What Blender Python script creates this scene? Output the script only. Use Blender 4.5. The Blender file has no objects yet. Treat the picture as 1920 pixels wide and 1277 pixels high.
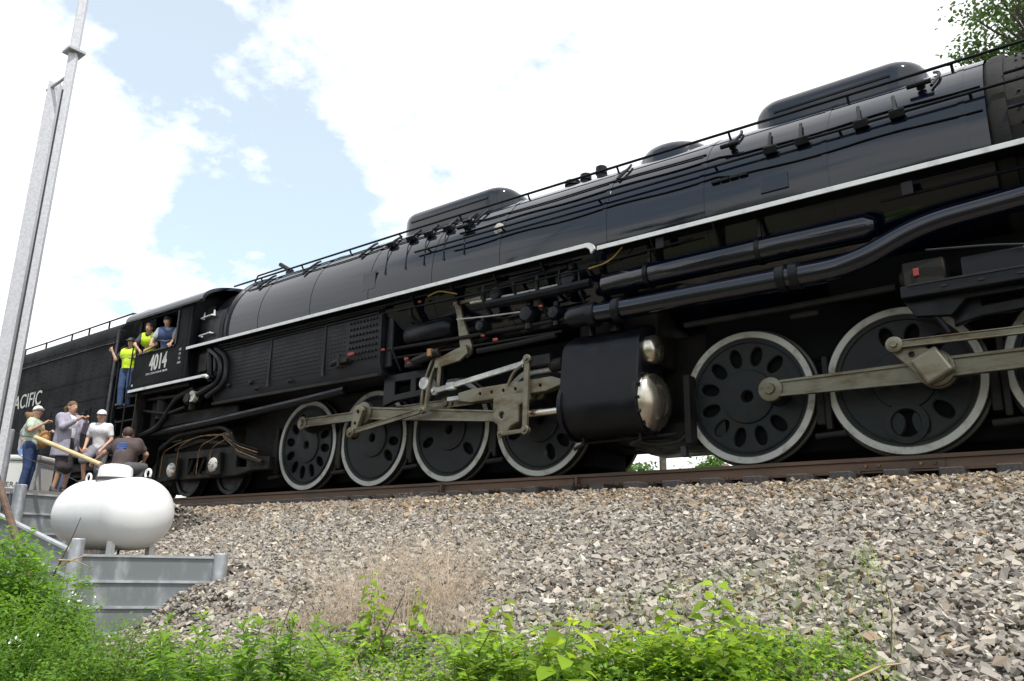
import bpy, bmesh, math, random
import numpy as np
from mathutils import Vector, Matrix
rnd = random.Random(4014)
rng = np.random.default_rng(4014)
SC = bpy.context.scene
COL = SC.collection
PI = math.pi
Rd = math.radians

# ------------------------------------------------------------------ camera
CAM = np.array([12.767, -10.68, -1.223]); PAN, TILT, ROLL, FPX = Rd(-38.22), Rd(15.2), Rd(1.1), 1522.0
def cam_axes():
    cp, sp, ct, st, cr, sr = math.cos(PAN), math.sin(PAN), math.cos(TILT), math.sin(TILT), math.cos(ROLL), math.sin(ROLL)
    right = np.array([cp, -sp, 0]); fwd = np.array([sp*ct, cp*ct, st]); up = np.cross(right, fwd)
    return right*cr + up*sr, -right*sr + up*cr, fwd
CR, CU, CF = cam_axes()
cd = bpy.data.cameras.new('camera'); cam = bpy.data.objects.new('camera', cd); COL.objects.link(cam)
cd.sensor_width = 36; cd.lens = FPX/1920*36; cd.clip_start = .05; cd.clip_end = 3000
cam.matrix_world = Matrix([[CR[0], CU[0], -CF[0], CAM[0]], [CR[1], CU[1], -CF[1], CAM[1]], [CR[2], CU[2], -CF[2], CAM[2]], [0, 0, 0, 1]])
SC.camera = cam
def ray(px, py): return CF + (px-960)/FPX*CR + (638.5-py)/FPX*CU        # direction of a photo pixel
def at_y(px, py, Y): d = ray(px, py); return CAM + d*((Y-CAM[1])/d[1])
def at_depth(px, py, t): return CAM + ray(px, py)*t

# ------------------------------------------------------------------ world, sun, exposure
SUN_DIR = Vector((0.42, -0.20, 0.88)).normalized()
W = bpy.data.worlds.new('World'); SC.world = W; W.use_nodes = True
nt = W.node_tree; nt.nodes.clear()
def N(tree, typ, **kw):
    n = tree.nodes.new(typ)
    for k, v in kw.items(): setattr(n, k, v)
    return n
def mth(tree, op, a, b=None, c=None, clamp=False):
    n = tree.nodes.new('ShaderNodeMath'); n.operation = op; n.use_clamp = clamp
    for i, v in enumerate((a, b, c)):
        if v is None: continue
        if isinstance(v, (int, float)): n.inputs[i].default_value = v
        else: tree.links.new(v, n.inputs[i])
    return n.outputs[0]
def smooth(tree, v, lo, hi, a=0.0, b=1.0):
    n = tree.nodes.new('ShaderNodeMapRange'); n.interpolation_type = 'SMOOTHSTEP'
    tree.links.new(v, n.inputs[0])
    for i, x in zip((1, 2, 3, 4), (lo, hi, a, b)): n.inputs[i].default_value = x
    return n.outputs[0]
SKY_STRENGTH = 0.14
sky = N(nt, 'ShaderNodeTexSky', sky_type='NISHITA', sun_disc=False)
sky.sun_elevation = math.asin(SUN_DIR.z); sky.sun_rotation = math.atan2(SUN_DIR.x, SUN_DIR.y)
sky.air_density = 1.0; sky.dust_density = .5; sky.ozone_density = 1.6
tc = N(nt, 'ShaderNodeTexCoord'); sep = N(nt, 'ShaderNodeSeparateXYZ'); nt.links.new(tc.outputs['Generated'], sep.inputs[0])
zc = mth(nt, 'ADD', mth(nt, 'MAXIMUM', sep.outputs[2], 0.0), 0.22)
cmb = N(nt, 'ShaderNodeCombineXYZ')
nt.links.new(mth(nt, 'DIVIDE', sep.outputs[0], zc), cmb.inputs[0]); nt.links.new(mth(nt, 'DIVIDE', sep.outputs[1], zc), cmb.inputs[1])
def wnoise(scale, detail, rough, off):
    mp = N(nt, 'ShaderNodeMapping'); mp.inputs['Location'].default_value = off
    nt.links.new(cmb.outputs[0], mp.inputs[0])
    n = N(nt, 'ShaderNodeTexNoise'); n.inputs['Scale'].default_value = scale; n.inputs['Detail'].default_value = detail; n.inputs['Roughness'].default_value = rough
    nt.links.new(mp.outputs[0], n.inputs['Vector']); return n.outputs[0]
n1 = wnoise(1.5, 9, .58, (3.1, 7.7, 0)); n2 = wnoise(5.0, 7, .6, (1.3, 4.2, 2)); n3 = wnoise(0.6, 3, .5, (9.0, 2.0, 5))
dens = mth(nt, 'ADD', mth(nt, 'MULTIPLY', mth(nt, 'SUBTRACT', n1, .5), 2.1), mth(nt, 'MULTIPLY', mth(nt, 'SUBTRACT', n2, .5), 2.5))
dens = mth(nt, 'ADD', dens, mth(nt, 'MULTIPLY', mth(nt, 'SUBTRACT', n3, .5), .6))
dens = mth(nt, 'ADD', dens, .50)                      # a mostly cloudy sky ...
for d, rad, amt in ((ray(235, 20), 4.0, .52), (ray(430, 60), 5.5, .34), (ray(420, 260), 5.5, .42), (ray(500, 420), 5.0, .46), (ray(690, 300), 5.0, .48), (ray(880, 240), 4.5, .34),
                    ((.5, .75, .43), 8, .8), ((.1, -.6, .8), 16, 1.0), ((-.45, -.45, .77), 14, 1.0), ((-.35, -.75, .45), 9, .8), ((.7, -.6, .35), 8, .8)):   # ... with breaks of blue in several directions
    dv = Vector([float(q) for q in d]).normalized(); dp = N(nt, 'ShaderNodeVectorMath', operation='DOT_PRODUCT'); nt.links.new(tc.outputs['Generated'], dp.inputs[0]); dp.inputs[1].default_value = dv
    dens = mth(nt, 'SUBTRACT', dens, smooth(nt, dp.outputs['Value'], math.cos(Rd(rad*1.7)), math.cos(Rd(rad*.3)), 0, amt))
cover = mth(nt, 'MAXIMUM', smooth(nt, dens, -.62, .50), .40)
shade = smooth(nt, dens, .45, 1.1)
ccol = N(nt, 'ShaderNodeMix', data_type='RGBA'); nt.links.new(shade, ccol.inputs[0])
ccol.inputs[6].default_value = (6.9, 7.0, 7.1, 1); ccol.inputs[7].default_value = (5.9, 6.1, 6.3, 1)
mixc = N(nt, 'ShaderNodeMix', data_type='RGBA'); nt.links.new(cover, mixc.inputs[0]); tint = N(nt, 'ShaderNodeMix', data_type='RGBA', blend_type='MULTIPLY'); tint.inputs[0].default_value = 1; tint.inputs[7].default_value = (.80, 1.07, .95, 1); nt.links.new(sky.outputs[0], tint.inputs[6]); nt.links.new(tint.outputs[2], mixc.inputs[6]); nt.links.new(ccol.outputs[2], mixc.inputs[7])
bg = N(nt, 'ShaderNodeBackground'); bg.inputs[1].default_value = SKY_STRENGTH; nt.links.new(mixc.outputs[2], bg.inputs[0])
wo = N(nt, 'ShaderNodeOutputWorld'); nt.links.new(bg.outputs[0], wo.inputs[0])
sd = bpy.data.lights.new('sun', 'SUN'); sd.energy = 2.7; sd.angle = Rd(0.6); sd.color = (1, .965, .91)
sun = bpy.data.objects.new('sun', sd); COL.objects.link(sun); sun.rotation_euler = SUN_DIR.to_track_quat('Z', 'Y').to_euler(); sun.location = (20, -20, 40)
SC.view_settings.view_transform = 'Standard'; SC.view_settings.look = 'None'; SC.view_settings.gamma = 1; SC.view_settings.exposure = 0.6
SC.view_settings.use_curve_mapping = False
SC.render.engine = 'CYCLES'; SC.cycles.use_denoising = True; SC.cycles.max_bounces = 7; SC.cycles.transparent_max_bounces = 8
SC.cycles.sample_clamp_indirect = 6

# ------------------------------------------------------------------ materials
MATS = {}
def mat(name, col, rough=.5, metal=0., col2=None, vscale=4., vlo=.4, vhi=.65, bump=0., bscale=40., spec=.5, stretch=None, rough2=None, coat=0.):
    m = bpy.data.materials.new(name); m.use_nodes = True; t = m.node_tree; b = t.nodes['Principled BSDF']
    b.inputs['Base Color'].default_value = (*col, 1); b.inputs['Roughness'].default_value = rough; b.inputs['Metallic'].default_value = metal
    b.inputs['Specular IOR Level'].default_value = spec; b.inputs['Coat Weight'].default_value = coat
    tcn = t.nodes.new('ShaderNodeTexCoord'); src = tcn.outputs['Object']
    if stretch:
        mp = t.nodes.new('ShaderNodeMapping'); mp.inputs['Scale'].default_value = stretch; t.links.new(src, mp.inputs[0]); src = mp.outputs[0]
    if col2 is not None or rough2 is not None:
        n = t.nodes.new('ShaderNodeTexNoise'); n.inputs['Scale'].default_value = vscale; n.inputs['Detail'].default_value = 8; n.inputs['Roughness'].default_value = .62
        t.links.new(src, n.inputs['Vector']); f = smooth(t, n.outputs[0], vlo, vhi)
        if col2 is not None:
            mx = t.nodes.new('ShaderNodeMix'); mx.data_type = 'RGBA'; t.links.new(f, mx.inputs[0]); mx.inputs[6].default_value = (*col, 1); mx.inputs[7].default_value = (*col2, 1)
            t.links.new(mx.outputs[2], b.inputs['Base Color'])
        if rough2 is not None:
            mr = t.nodes.new('ShaderNodeMapRange'); t.links.new(f, mr.inputs[0]); mr.inputs[3].default_value = rough; mr.inputs[4].default_value = rough2; t.links.new(mr.outputs[0], b.inputs['Roughness'])
    if bump:
        n = t.nodes.new('ShaderNodeTexNoise'); n.inputs['Scale'].default_value = bscale; n.inputs['Detail'].default_value = 5; t.links.new(src, n.inputs['Vector'])
        bp = t.nodes.new('ShaderNodeBump'); bp.inputs['Strength'].default_value = bump; bp.inputs['Distance'].default_value = .02; t.links.new(n.outputs[0], bp.inputs['Height']); t.links.new(bp.outputs[0], b.inputs['Normal'])
    MATS[name] = m; return m
def attr_mat(name, rough=.8, transl=0., spec=.4, bump=0., bscale=60.):
    m = bpy.data.materials.new(name); m.use_nodes = True; t = m.node_tree; b = t.nodes['Principled BSDF']
    a = t.nodes.new('ShaderNodeAttribute'); a.attribute_name = 'Col'; t.links.new(a.outputs['Color'], b.inputs['Base Color'])
    b.inputs['Roughness'].default_value = rough; b.inputs['Specular IOR Level'].default_value = spec
    if bump:
        tcn = t.nodes.new('ShaderNodeTexCoord'); n = t.nodes.new('ShaderNodeTexNoise'); n.inputs['Scale'].default_value = bscale; n.inputs['Detail'].default_value = 4; t.links.new(tcn.outputs['Object'], n.inputs['Vector'])
        bp = t.nodes.new('ShaderNodeBump'); bp.inputs['Strength'].default_value = bump; bp.inputs['Distance'].default_value = .01; t.links.new(n.outputs[0], bp.inputs['Height']); t.links.new(bp.outputs[0], b.inputs['Normal'])
    if transl:
        tr = t.nodes.new('ShaderNodeBsdfTranslucent'); hs = t.nodes.new('ShaderNodeHueSaturation'); hs.inputs['Hue'].default_value = .485; hs.inputs['Value'].default_value = 1.7
        t.links.new(a.outputs['Color'], hs.inputs['Color']); t.links.new(hs.outputs[0], tr.inputs[0])
        mx = t.nodes.new('ShaderNodeMixShader'); mx.inputs[0].default_value = transl; out = t.nodes['Material Output']
        t.links.new(b.outputs[0], mx.inputs[1]); t.links.new(tr.outputs[0], mx.inputs[2]); t.links.new(mx.outputs[0], out.inputs[0])
    MATS[name] = m; return m
mat('boiler', (.002, .0035, .011), .06, spec=.62, col2=(.004, .005, .010), vscale=1.3, rough2=.15, bump=.10, bscale=2.2, stretch=(.5, 1, 1))
mat('black', (.0035, .0045, .008), .3, spec=.22, col2=(.008, .008, .009), vscale=3, rough2=.5, bump=.03, bscale=12)
mat('grimy', (.008, .008, .008), .55, spec=.25, col2=(.020, .017, .014), vscale=4, rough2=.8, bump=.12, bscale=25)
mat('firebox', (.016, .017, .021), .5, spec=.22, col2=(.026, .026, .028), vscale=3, rough2=.68, bump=.06, bscale=20)
mat('tender', (.004, .006, .007), .6, spec=.10, col2=(.008, .009, .010), vscale=1.5, rough2=.75, bump=.05, bscale=4)
mat('wheel', (.006, .010, .012), .42, spec=.22, col2=(.020, .020, .019), vscale=5, rough2=.65, bump=.05, bscale=20)
mat('tread', (.07, .065, .06), .45, metal=.6)
mat('tyre', (.40, .41, .375), .6, col2=(.22, .20, .15), vscale=5, vlo=.48, vhi=.72, bump=.04)
mat('stripe', (.62, .64, .64), .5, col2=(.48, .49, .48), vscale=6, vlo=.5, vhi=.7)
mat('silver', (.50, .51, .49), .5, col2=(.36, .37, .36), vscale=9)
mat('rod', (.16, .150, .110), .40, metal=.55, col2=(.10, .075, .042), vscale=6, vlo=.42, vhi=.70, rough2=.62, bump=.05, stretch=(.4, 1, 1))
mat('steel', (.60, .57, .50), .2, metal=.95, col2=(.50, .44, .34), vscale=2, rough2=.28)
mat('worn_white', (.52, .50, .45), .7, col2=(.12, .11, .10), vscale=14, vlo=.5, vhi=.62, bump=.1)
mat('copper', (.30, .16, .06), .45, metal=.5, col2=(.14, .09, .05), vscale=14)
mat('red', (.26, .03, .022), .6, col2=(.15, .02, .02), vscale=15)
mat('brass', (.50, .34, .10), .35, metal=.7)
mat('glass', (.02, .022, .024), .06, spec=.8)
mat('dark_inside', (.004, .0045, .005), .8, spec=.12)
mat('rail', (.135, .080, .050), .7, col2=(.085, .054, .038), vscale=3, stretch=(.25, 1, 1), bump=.1, bscale=60)
mat('rail_head', (.16, .13, .11), .42, metal=.5, col2=(.11, .07, .05), vscale=4, stretch=(.1, 1, 1))
mat('tie', (.034, .031, .032), .8, col2=(.060, .052, .046), vscale=6, stretch=(4, .5, 4), bump=.3, bscale=20)
mat('gravel_bed', (.055, .048, .040), .95, col2=(.12, .105, .09), vscale=28, bump=.9, bscale=45)  # base colour darkened to paint in the shade of gaps between stones
mat('soil', (.085, .062, .040), .95, col2=(.15, .115, .075), vscale=5, bump=.6, bscale=30)
mat('galv', (.40, .42, .45), .42, metal=.55, col2=(.55, .57, .60), vscale=7, vlo=.4, vhi=.7, rough2=.55, bump=.04)
mat('galv_panel', (.19, .205, .215), .5, metal=.3, col2=(.36, .38, .40), vscale=4, vlo=.5, vhi=.72, rough2=.65, bump=.05, stretch=(1, 1, .35))
mat('galv_pole', (.50, .50, .53), .45, metal=.25, col2=(.60, .60, .63), vscale=30, vlo=.4, vhi=.6)
mat('tank_white', (.80, .80, .80), .28, col2=(.75, .75, .745), vscale=3, bump=.02, bscale=5)
mat('box_white', (.66, .66, .63), .45)
mat('rust_post', (.10, .060, .045), .8, col2=(.16, .10, .075), vscale=9, bump=.3)
mat('new_wood', (.62, .49, .28), .6, col2=(.52, .38, .20), vscale=6, stretch=(1, 1, 6))
mat('bark', (.075, .060, .045), .9, col2=(.13, .11, .085), vscale=9, bump=.5)
mat('dry', (.42, .31, .19), .85, col2=(.30, .20, .12), vscale=20)
mat('twig', (.11, .075, .05), .85)
mat('lettering', (.52, .53, .50), .5, col2=(.42, .43, .42), vscale=10)
mat('ink', (.05, .05, .05), .6)
mat('phone', (.012, .012, .014), .2)
mat('tan_leather', (.46, .22, .07), .5, col2=(.34, .16, .05), vscale=8)
mat('flower', (.78, .78, .72), .6)
mat('cable', (.03, .03, .032), .6)
attr_mat('stone', .9, bump=.08, bscale=80, spec=.25)
attr_mat('leaf', .5, transl=.5, spec=.35)
attr_mat('tree_leaf', .55, transl=.3, spec=.35)

# ------------------------------------------------------------------ geometry helpers
ORG = {}
def finish(name, me, m, parent=None, smooth_deg=35, bevel=0., loc=None):
    me.validate(clean_customdata=False) if False else None
    if m is not None: me.materials.append(MATS[m] if isinstance(m, str) else m)
    if smooth_deg:
        me.shade_smooth(); me.set_sharp_from_angle(angle=Rd(smooth_deg))
    else: me.shade_flat()
    o = bpy.data.objects.new(name, me); COL.objects.link(o)
    if parent is not None: o.parent = parent; ORG[o.name] = ORG.get(parent.name, Vector((0, 0, 0)))
    if loc is not None: o.location = loc
    if bevel:
        b = o.modifiers.new('bevel', 'BEVEL'); b.width = bevel; b.segments = 2; b.limit_method = 'ANGLE'; b.angle_limit = Rd(40)
    return o
def tag(o, label=None, cat=None, group=None, kind=None):
    for k, v in (('label', label), ('category', cat), ('group', group), ('kind', kind)):
        if v: o[k] = v
    return o
def empty(name, loc=(0, 0, 0), label=None, cat=None, group=None, kind=None):
    o = bpy.data.objects.new(name, None); COL.objects.link(o); o.location = loc; o.empty_display_size = .2
    ORG[o.name] = Vector(loc); return tag(o, label, cat, group, kind)
class MB:
    """collects shapes given in world coordinates; build() links them as ONE mesh object under its parent"""
    def __init__(s): s.v = []; s.f = []
    def add(s, v, f):
        n = len(s.v); s.v += [tuple(p) for p in v]; s.f += [tuple(i+n for i in q) for q in f]; return s
    def box(s, x0, x1, y0, y1, z0, z1, M=None):
        v = [(x, y, z) for z in (z0, z1) for y in (y0, y1) for x in (x0, x1)]
        if M is not None: v = [M @ Vector(p) for p in v]
        return s.add(v, [(0, 2, 3, 1), (4, 5, 7, 6), (0, 1, 5, 4), (2, 6, 7, 3), (0, 4, 6, 2), (1, 3, 7, 5)])
    def tube(s, pts, r, seg=10, caps=True):
        P = [Vector(p) for p in pts]; n = len(P); R = r if isinstance(r, (list, tuple)) else [r]*n
        T = [(P[min(i+1, n-1)]-P[max(i-1, 0)]).normalized() for i in range(n)]
        a = Vector((0, 0, 1)) if abs(T[0].z) < .9 else Vector((1, 0, 0)); u = T[0].cross(a).normalized(); V = []
        for i in range(n):
            u = (u - T[i]*u.dot(T[i])).normalized(); w = T[i].cross(u)
            V += [P[i] + (u*math.cos(2*PI*k/seg) + w*math.sin(2*PI*k/seg))*R[i] for k in range(seg)]
        F = [(i*seg+k, i*seg+(k+1) % seg, (i+1)*seg+(k+1) % seg, (i+1)*seg+k) for i in range(n-1) for k in range(seg)]
        if caps: F += [tuple(range(seg-1, -1, -1)), tuple(range((n-1)*seg, n*seg))]
        return s.add(V, F)
    def lathe(s, prof, c, axis='X', seg=32, a0=0., a1=2*PI, caps=False):
        full = abs(a1-a0-2*PI) < 1e-6; m = seg if full else seg+1; V = []
        for a, r in prof:
            for k in range(m):
                t = a0+(a1-a0)*k/seg; p, q = r*math.cos(t), r*math.sin(t)
                V.append({'X': (c[0]+a, c[1]+p, c[2]+q), 'Y': (c[0]+p, c[1]+a, c[2]+q), 'Z': (c[0]+p, c[1]+q, c[2]+a)}[axis])
        F = []
        for i in range(len(prof)-1):
            for k in range(seg):
                k2 = (k+1) % m; F.append((i*m+k, i*m+k2, (i+1)*m+k2, (i+1)*m+k))
        if caps: F += [tuple(range(m)), tuple(range((len(prof)-1)*m, len(prof)*m))]
        return s.add(V, F)
    def prism(s, poly, a0, a1, plane='XZ'):
        n = len(poly)
        def p3(p, a): return {'XZ': (p[0], a, p[1]), 'YZ': (a, p[0], p[1]), 'XY': (p[0], p[1], a)}[plane]
        return s.add([p3(p, a0) for p in poly]+[p3(p, a1) for p in poly], [tuple(range(n))[::-1], tuple(range(n, 2*n))]+[(i, (i+1) % n, n+(i+1) % n, n+i) for i in range(n)])
    def build(s, name, m, parent=None, smooth_deg=35, bevel=0., fix=True):
        o0 = ORG.get(parent.name, Vector((0, 0, 0))) if parent is not None else Vector((0, 0, 0))
        me = bpy.data.meshes.new(name); me.from_pydata([(p[0]-o0.x, p[1]-o0.y, p[2]-o0.z) for p in s.v], [], s.f)
        if fix:
            bm = bmesh.new(); bm.from_mesh(me); bmesh.ops.recalc_face_normals(bm, faces=bm.faces); bm.to_mesh(me); bm.free()
        return finish(name, me, m, parent, smooth_deg, bevel)
def curve_mesh(cu, fn):
    o = bpy.data.objects.new('tmp', cu); COL.objects.link(o); dg = bpy.context.evaluated_depsgraph_get(); dg.update()
    me = bpy.data.meshes.new_from_object(o.evaluated_get(dg)); bpy.data.objects.remove(o)
    for v in me.vertices: v.co = fn(v.co)
    me.materials.clear(); return me
def circ(cx, cz, r, n=24, ry=None, rot=0.):
    ry = r if ry is None else ry
    return [(cx+r*math.cos(t)*math.cos(rot)-ry*math.sin(t)*math.sin(rot), cz+r*math.cos(t)*math.sin(rot)+ry*math.sin(t)*math.cos(rot)) for t in [2*PI*k/n for k in range(n)]]
def plate(name, loops, y, thick, m, parent, bevel=.006, org=None):
    """flat plate in the XZ plane with its outer loop and holes, centred on depth y"""
    cu = bpy.data.curves.new(name, 'CURVE'); cu.dimensions = '2D'; cu.fill_mode = 'BOTH'; cu.extrude = max(thick/2-bevel, .0005); cu.bevel_depth = bevel; cu.bevel_resolution = 1; cu.offset = -bevel
    for L in loops:
        sp = cu.splines.new('POLY'); sp.points.add(len(L)-1); sp.use_cyclic_u = True
        for p, q in zip(sp.points, L): p.co = (q[0], q[1], 0, 1)
    o0 = ORG.get(parent.name, Vector((0, 0, 0))) if parent is not None else Vector((0, 0, 0))
    me = curve_mesh(cu, lambda c: Vector((c.x-o0.x, y-c.z-o0.y, c.y-o0.z)))
    return finish(name, me, m, parent, 35)
def text(name, body, size, pos, m, parent, ext=.003, sx=1., bold=0., right=(1, 0, 0), up=(0, 0, 1), align='CENTER', space=1.):
    cu = bpy.data.curves.new(name, 'FONT'); cu.body = body; cu.size = size; cu.extrude = ext; cu.offset = bold; cu.align_x = align; cu.space_character = space
    r, u = Vector(right), Vector(up); n = r.cross(u); o0 = ORG.get(parent.name, Vector((0, 0, 0)))
    me = curve_mesh(cu, lambda c: Vector(pos)-o0 + r*(c.x*sx) + u*c.y + n*c.z)
    return finish(name, me, m, parent, 0)
def np_mesh(name, V, F, m, parent=None, cols=None, smooth_deg=0):
    me = bpy.data.meshes.new(name); k = F.shape[1]
    me.vertices.add(len(V)); me.vertices.foreach_set('co', V.astype(np.float32).ravel())
    me.loops.add(F.size); me.loops.foreach_set('vertex_index', F.astype(np.int32).ravel())
    me.polygons.add(len(F)); me.polygons.foreach_set('loop_start', np.arange(0, F.size, k, dtype=np.int32)); me.polygons.foreach_set('loop_total', np.full(len(F), k, dtype=np.int32))
    me.update(calc_edges=True)
    if cols is not None:
        a = me.color_attributes.new('Col', 'FLOAT_COLOR', 'POINT'); a.data.foreach_set('color', np.concatenate([cols, np.ones((len(V), 1))], 1).astype(np.float32).ravel())
    return finish(name, me, m, parent, smooth_deg)
def sstep(a, b, x): t = np.clip((x-a)/(b-a), 0, 1); return t*t*(3-2*t)
_ph = rng.uniform(0, 6.28, (14, 2)); _kv = rng.normal(0, 1, (14, 2))
def wob(x, y, s=1.):
    return sum(np.sin((x*k[0]+y*k[1])*s+p[0]) for k, p in zip(_kv, _ph))/14

# ------------------------------------------------------------------ terrain
SH, SZ, SL = -1.34, -.325, .318                       # ballast shoulder: where it begins, its height, its slope
def ground(x, y):
    x = np.asarray(x, float); y = np.asarray(y, float)
    near = np.maximum(SZ + SL*(y-SH), -2.78) + .05*wob(x, y, 2.2)*sstep(SH-.3, SH-1.2, y)*1.2
    near = near - .30*sstep(-5.25, -5.95, y)*sstep(6.2, 4.6, x)
    far = np.maximum(SZ - .4*(y+SH), -.75) + .05*wob(x, y, 1.1)*sstep(2, 5, y)
    z = np.where(y < SH, near, np.where(y > -SH, far, -.325))
    up = sstep(-.22, -.38, x)*sstep(-6.0, -5.85, y)*sstep(-2.0, -3.2, y)                                   # fill held back by the upper wall
    zu = np.minimum(-.2 - .22*sstep(-2.5, -.3, x), z+2.5*np.clip(SH-y, 0, .8)+.0*z)
    z = np.where(y < SH, z*(1-up) + np.maximum(z, np.where(y < SH-.2, zu, z))*up, z)
    lo = sstep(4.02, 3.86, x - (y+5.1)*.6)*sstep(-.5, -.2, x)*sstep(-6.35, -6.2, y)      # lower terrace with the gas tank
    return z*(1-lo) + np.maximum(z, -1.33)*lo
def grid_mesh(name, xs, ys, m, **kw):
    X, Y = np.meshgrid(xs, ys, indexing='ij'); Z = ground(X, Y); V = np.stack([X, Y, Z], -1).reshape(-1, 3); a, b = len(xs), len(ys)
    I = np.arange(a*b).reshape(a, b); F = np.stack([I[:-1, :-1], I[1:, :-1], I[1:, 1:], I[:-1, 1:]], -1).reshape(-1, 4)
    return np_mesh(name, V, F, m, smooth_deg=60, **kw)
xs = np.unique(np.concatenate([np.linspace(-900, -60, 12), np.linspace(-60, -9, 60), np.linspace(-9, 18, 180), np.linspace(18, 60, 30), np.linspace(60, 900, 12)]))
ys = np.unique(np.concatenate([np.linspace(-900, -40, 10), np.linspace(-40, -12, 20), np.linspace(-12, 4, 170), np.linspace(4, 60, 40), np.linspace(60, 900, 12)]))
gr = grid_mesh('ground', xs, ys, 'gravel_bed')
tag(gr, 'ground with the grey gravel railway embankment', 'ground', kind='structure')
gm = MATS['gravel_bed'].node_tree    # the bed turns to soil and grass away from the ballast
gb = gm.nodes['Principled BSDF']; old = gb.inputs['Base Color'].links[0].from_socket
gp = gm.nodes.new('ShaderNodeNewGeometry'); gs = gm.nodes.new('ShaderNodeSeparateXYZ'); gm.links.new(gp.outputs['Position'], gs.inputs[0])
gn = gm.nodes.new('ShaderNodeTexNoise'); gn.inputs['Scale'].default_value = 1.4; gn.inputs['Detail'].default_value = 7
ga = mth(gm, 'ABSOLUTE', mth(gm, 'ADD', gs.outputs[1], 0.))
gf = smooth(gm, mth(gm, 'ADD', ga, mth(gm, 'MULTIPLY', mth(gm, 'SUBTRACT', gn.outputs[0], .5), 2.4)), 6.2, 7.2)
gn2 = gm.nodes.new('ShaderNodeTexNoise'); gn2.inputs['Scale'].default_value = 6; gn2.inputs['Detail'].default_value = 8
gx = gm.nodes.new('ShaderNodeMix'); gx.data_type = 'RGBA'; gm.links.new(smooth(gm, gn2.outputs[0], .4, .62), gx.inputs[0]); gx.inputs[6].default_value = (.075, .060, .035, 1); gx.inputs[7].default_value = (.055, .085, .022, 1)
gy = gm.nodes.new('ShaderNodeMix'); gy.data_type = 'RGBA'; gm.links.new(gf, gy.inputs[0]); gm.links.new(old, gy.inputs[6]); gm.links.new(gx.outputs[2], gy.inputs[7]); gm.links.new(gy.outputs[2], gb.inputs['Base Color'])

# ------------------------------------------------------------------ ballast stones
_bx = [(x, y, z) for z in (-1, 1) for y in (-1, 1) for x in (-1, 1)]
ICO_V = np.array(_bx, float)*.78          # an angular stone: a knocked-about block whose quads fold into facets
ICO_F = np.array([(0, 2, 3), (0, 3, 1), (4, 5, 7), (4, 7, 6), (0, 1, 5), (0, 5, 4), (2, 6, 7), (2, 7, 3), (0, 4, 6), (0, 6, 2), (1, 3, 7), (1, 7, 5)])
PAL = np.array([(.33, .31, .285), (.26, .245, .23), (.40, .375, .34), (.21, .20, .19), (.52, .49, .45), (.34, .27, .195), (.44, .34, .22), (.30, .25, .21), (.165, .155, .15), (.62, .60, .56)])
PALW = np.array([.27, .21, .22, .10, .09, .035, .010, .04, .02, .015])
def stone_arrays(pos, size, flat=.6):
    n = len(pos); m = len(ICO_V)
    V = (ICO_V[None] * (1+rng.uniform(-.60, .34, (n, m, 3)))) * np.stack([size*rng.uniform(.8, 1.5, n), size*rng.uniform(.6, 1.05, n), size*flat*rng.uniform(.6, 1.2, n)], -1)[:, None, :]
    for ax, amp in ((0, .75), (1, .75), (2, PI)):
        a = rng.uniform(-amp, amp, n); c, s = np.cos(a)[:, None], np.sin(a)[:, None]; i, j = [(1, 2), (0, 2), (0, 1)][ax]
        A, B = V[..., i].copy(), V[..., j].copy(); V[..., i] = A*c-B*s; V[..., j] = A*s+B*c
    col = PAL[rng.choice(len(PAL), n, p=PALW/PALW.sum())]*rng.uniform(.68, 1.12, (n, 1))*np.array((1.0, .96, .90))*np.where(rng.uniform(0, 1, (n, 1)) < np.clip((pos[:, 1:2]+2.6)/1.5, 0, .65), np.array((.92, .80, .66)), 1.0)
    return V+pos[:, None, :], np.repeat(col, m, 0)
def scatter(n, x0, x1, y0, y1): return rng.uniform(x0, x1, n), rng.uniform(y0, y1, n)
SX, SY = [], []
for n, x0, x1, y0, y1 in ((56000, 6.0, 14.6, -7.0, -1.35), (33000, 0.0, 6.0, -6.6, -1.35), (9000, -7, 0, -3.3, -1.3), (3200, 4, 14.6, -1.4, -.84), (2000, -6, 4, -1.4, -.84)):
    a, b = scatter(n, x0, x1, y0, y1); SX.append(a); SY.append(b)
SX, SY = np.concatenate(SX), np.concatenate(SY)
tie_at = np.abs((SX/.53) % 1-.5) < .5-.13/.53
keep = ~((SY > -1.33) & ~tie_at); keep &= ~((SY < -5.6) & (rng.uniform(0, 1, len(SX)) < .25))
SX, SY = SX[keep], SY[keep]
SS = rng.lognormal(math.log(.0245), .33, len(SX)).clip(.012, .058)
SP = np.stack([SX, SY, ground(SX, SY)+rng.uniform(-.012, .036, len(SX))], -1)
SP[:, 2] += np.where(SY > -1.45, .008, 0)
dist = np.linalg.norm(SP-CAM, axis=1); d = SP-CAM; dz = d@CF; U_, V_ = d@CR/dz*FPX+960, 638.5-d@CU/dz*FPX
show = np.where((U_ > 0) & (U_ < 1920) & (V_ < 1277) & (V_ > 850) & (U_ > 1300), SS/dist, 0)
big = np.argsort(-show)[:300]; small = np.setdiff1d(np.arange(len(SX)), big)
V, C_ = stone_arrays(SP[small], SS[small]); m_ = len(ICO_V)
F = (ICO_F[None]+(np.arange(len(small))*m_)[:, None, None]).reshape(-1, 3)
st = np_mesh('ballast_stones', V.reshape(-1, 3), F, 'stone', gr, C_); tag(st, kind='stuff')
kinds = []
for k in range(30):
    V, C_ = stone_arrays(np.array([(0., -9., 0.)]), np.ones(1)); V[..., 1] += 9.; o = np_mesh('stone', V[0], ICO_F, 'stone', gr, C_); kinds.append(o)
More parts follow.
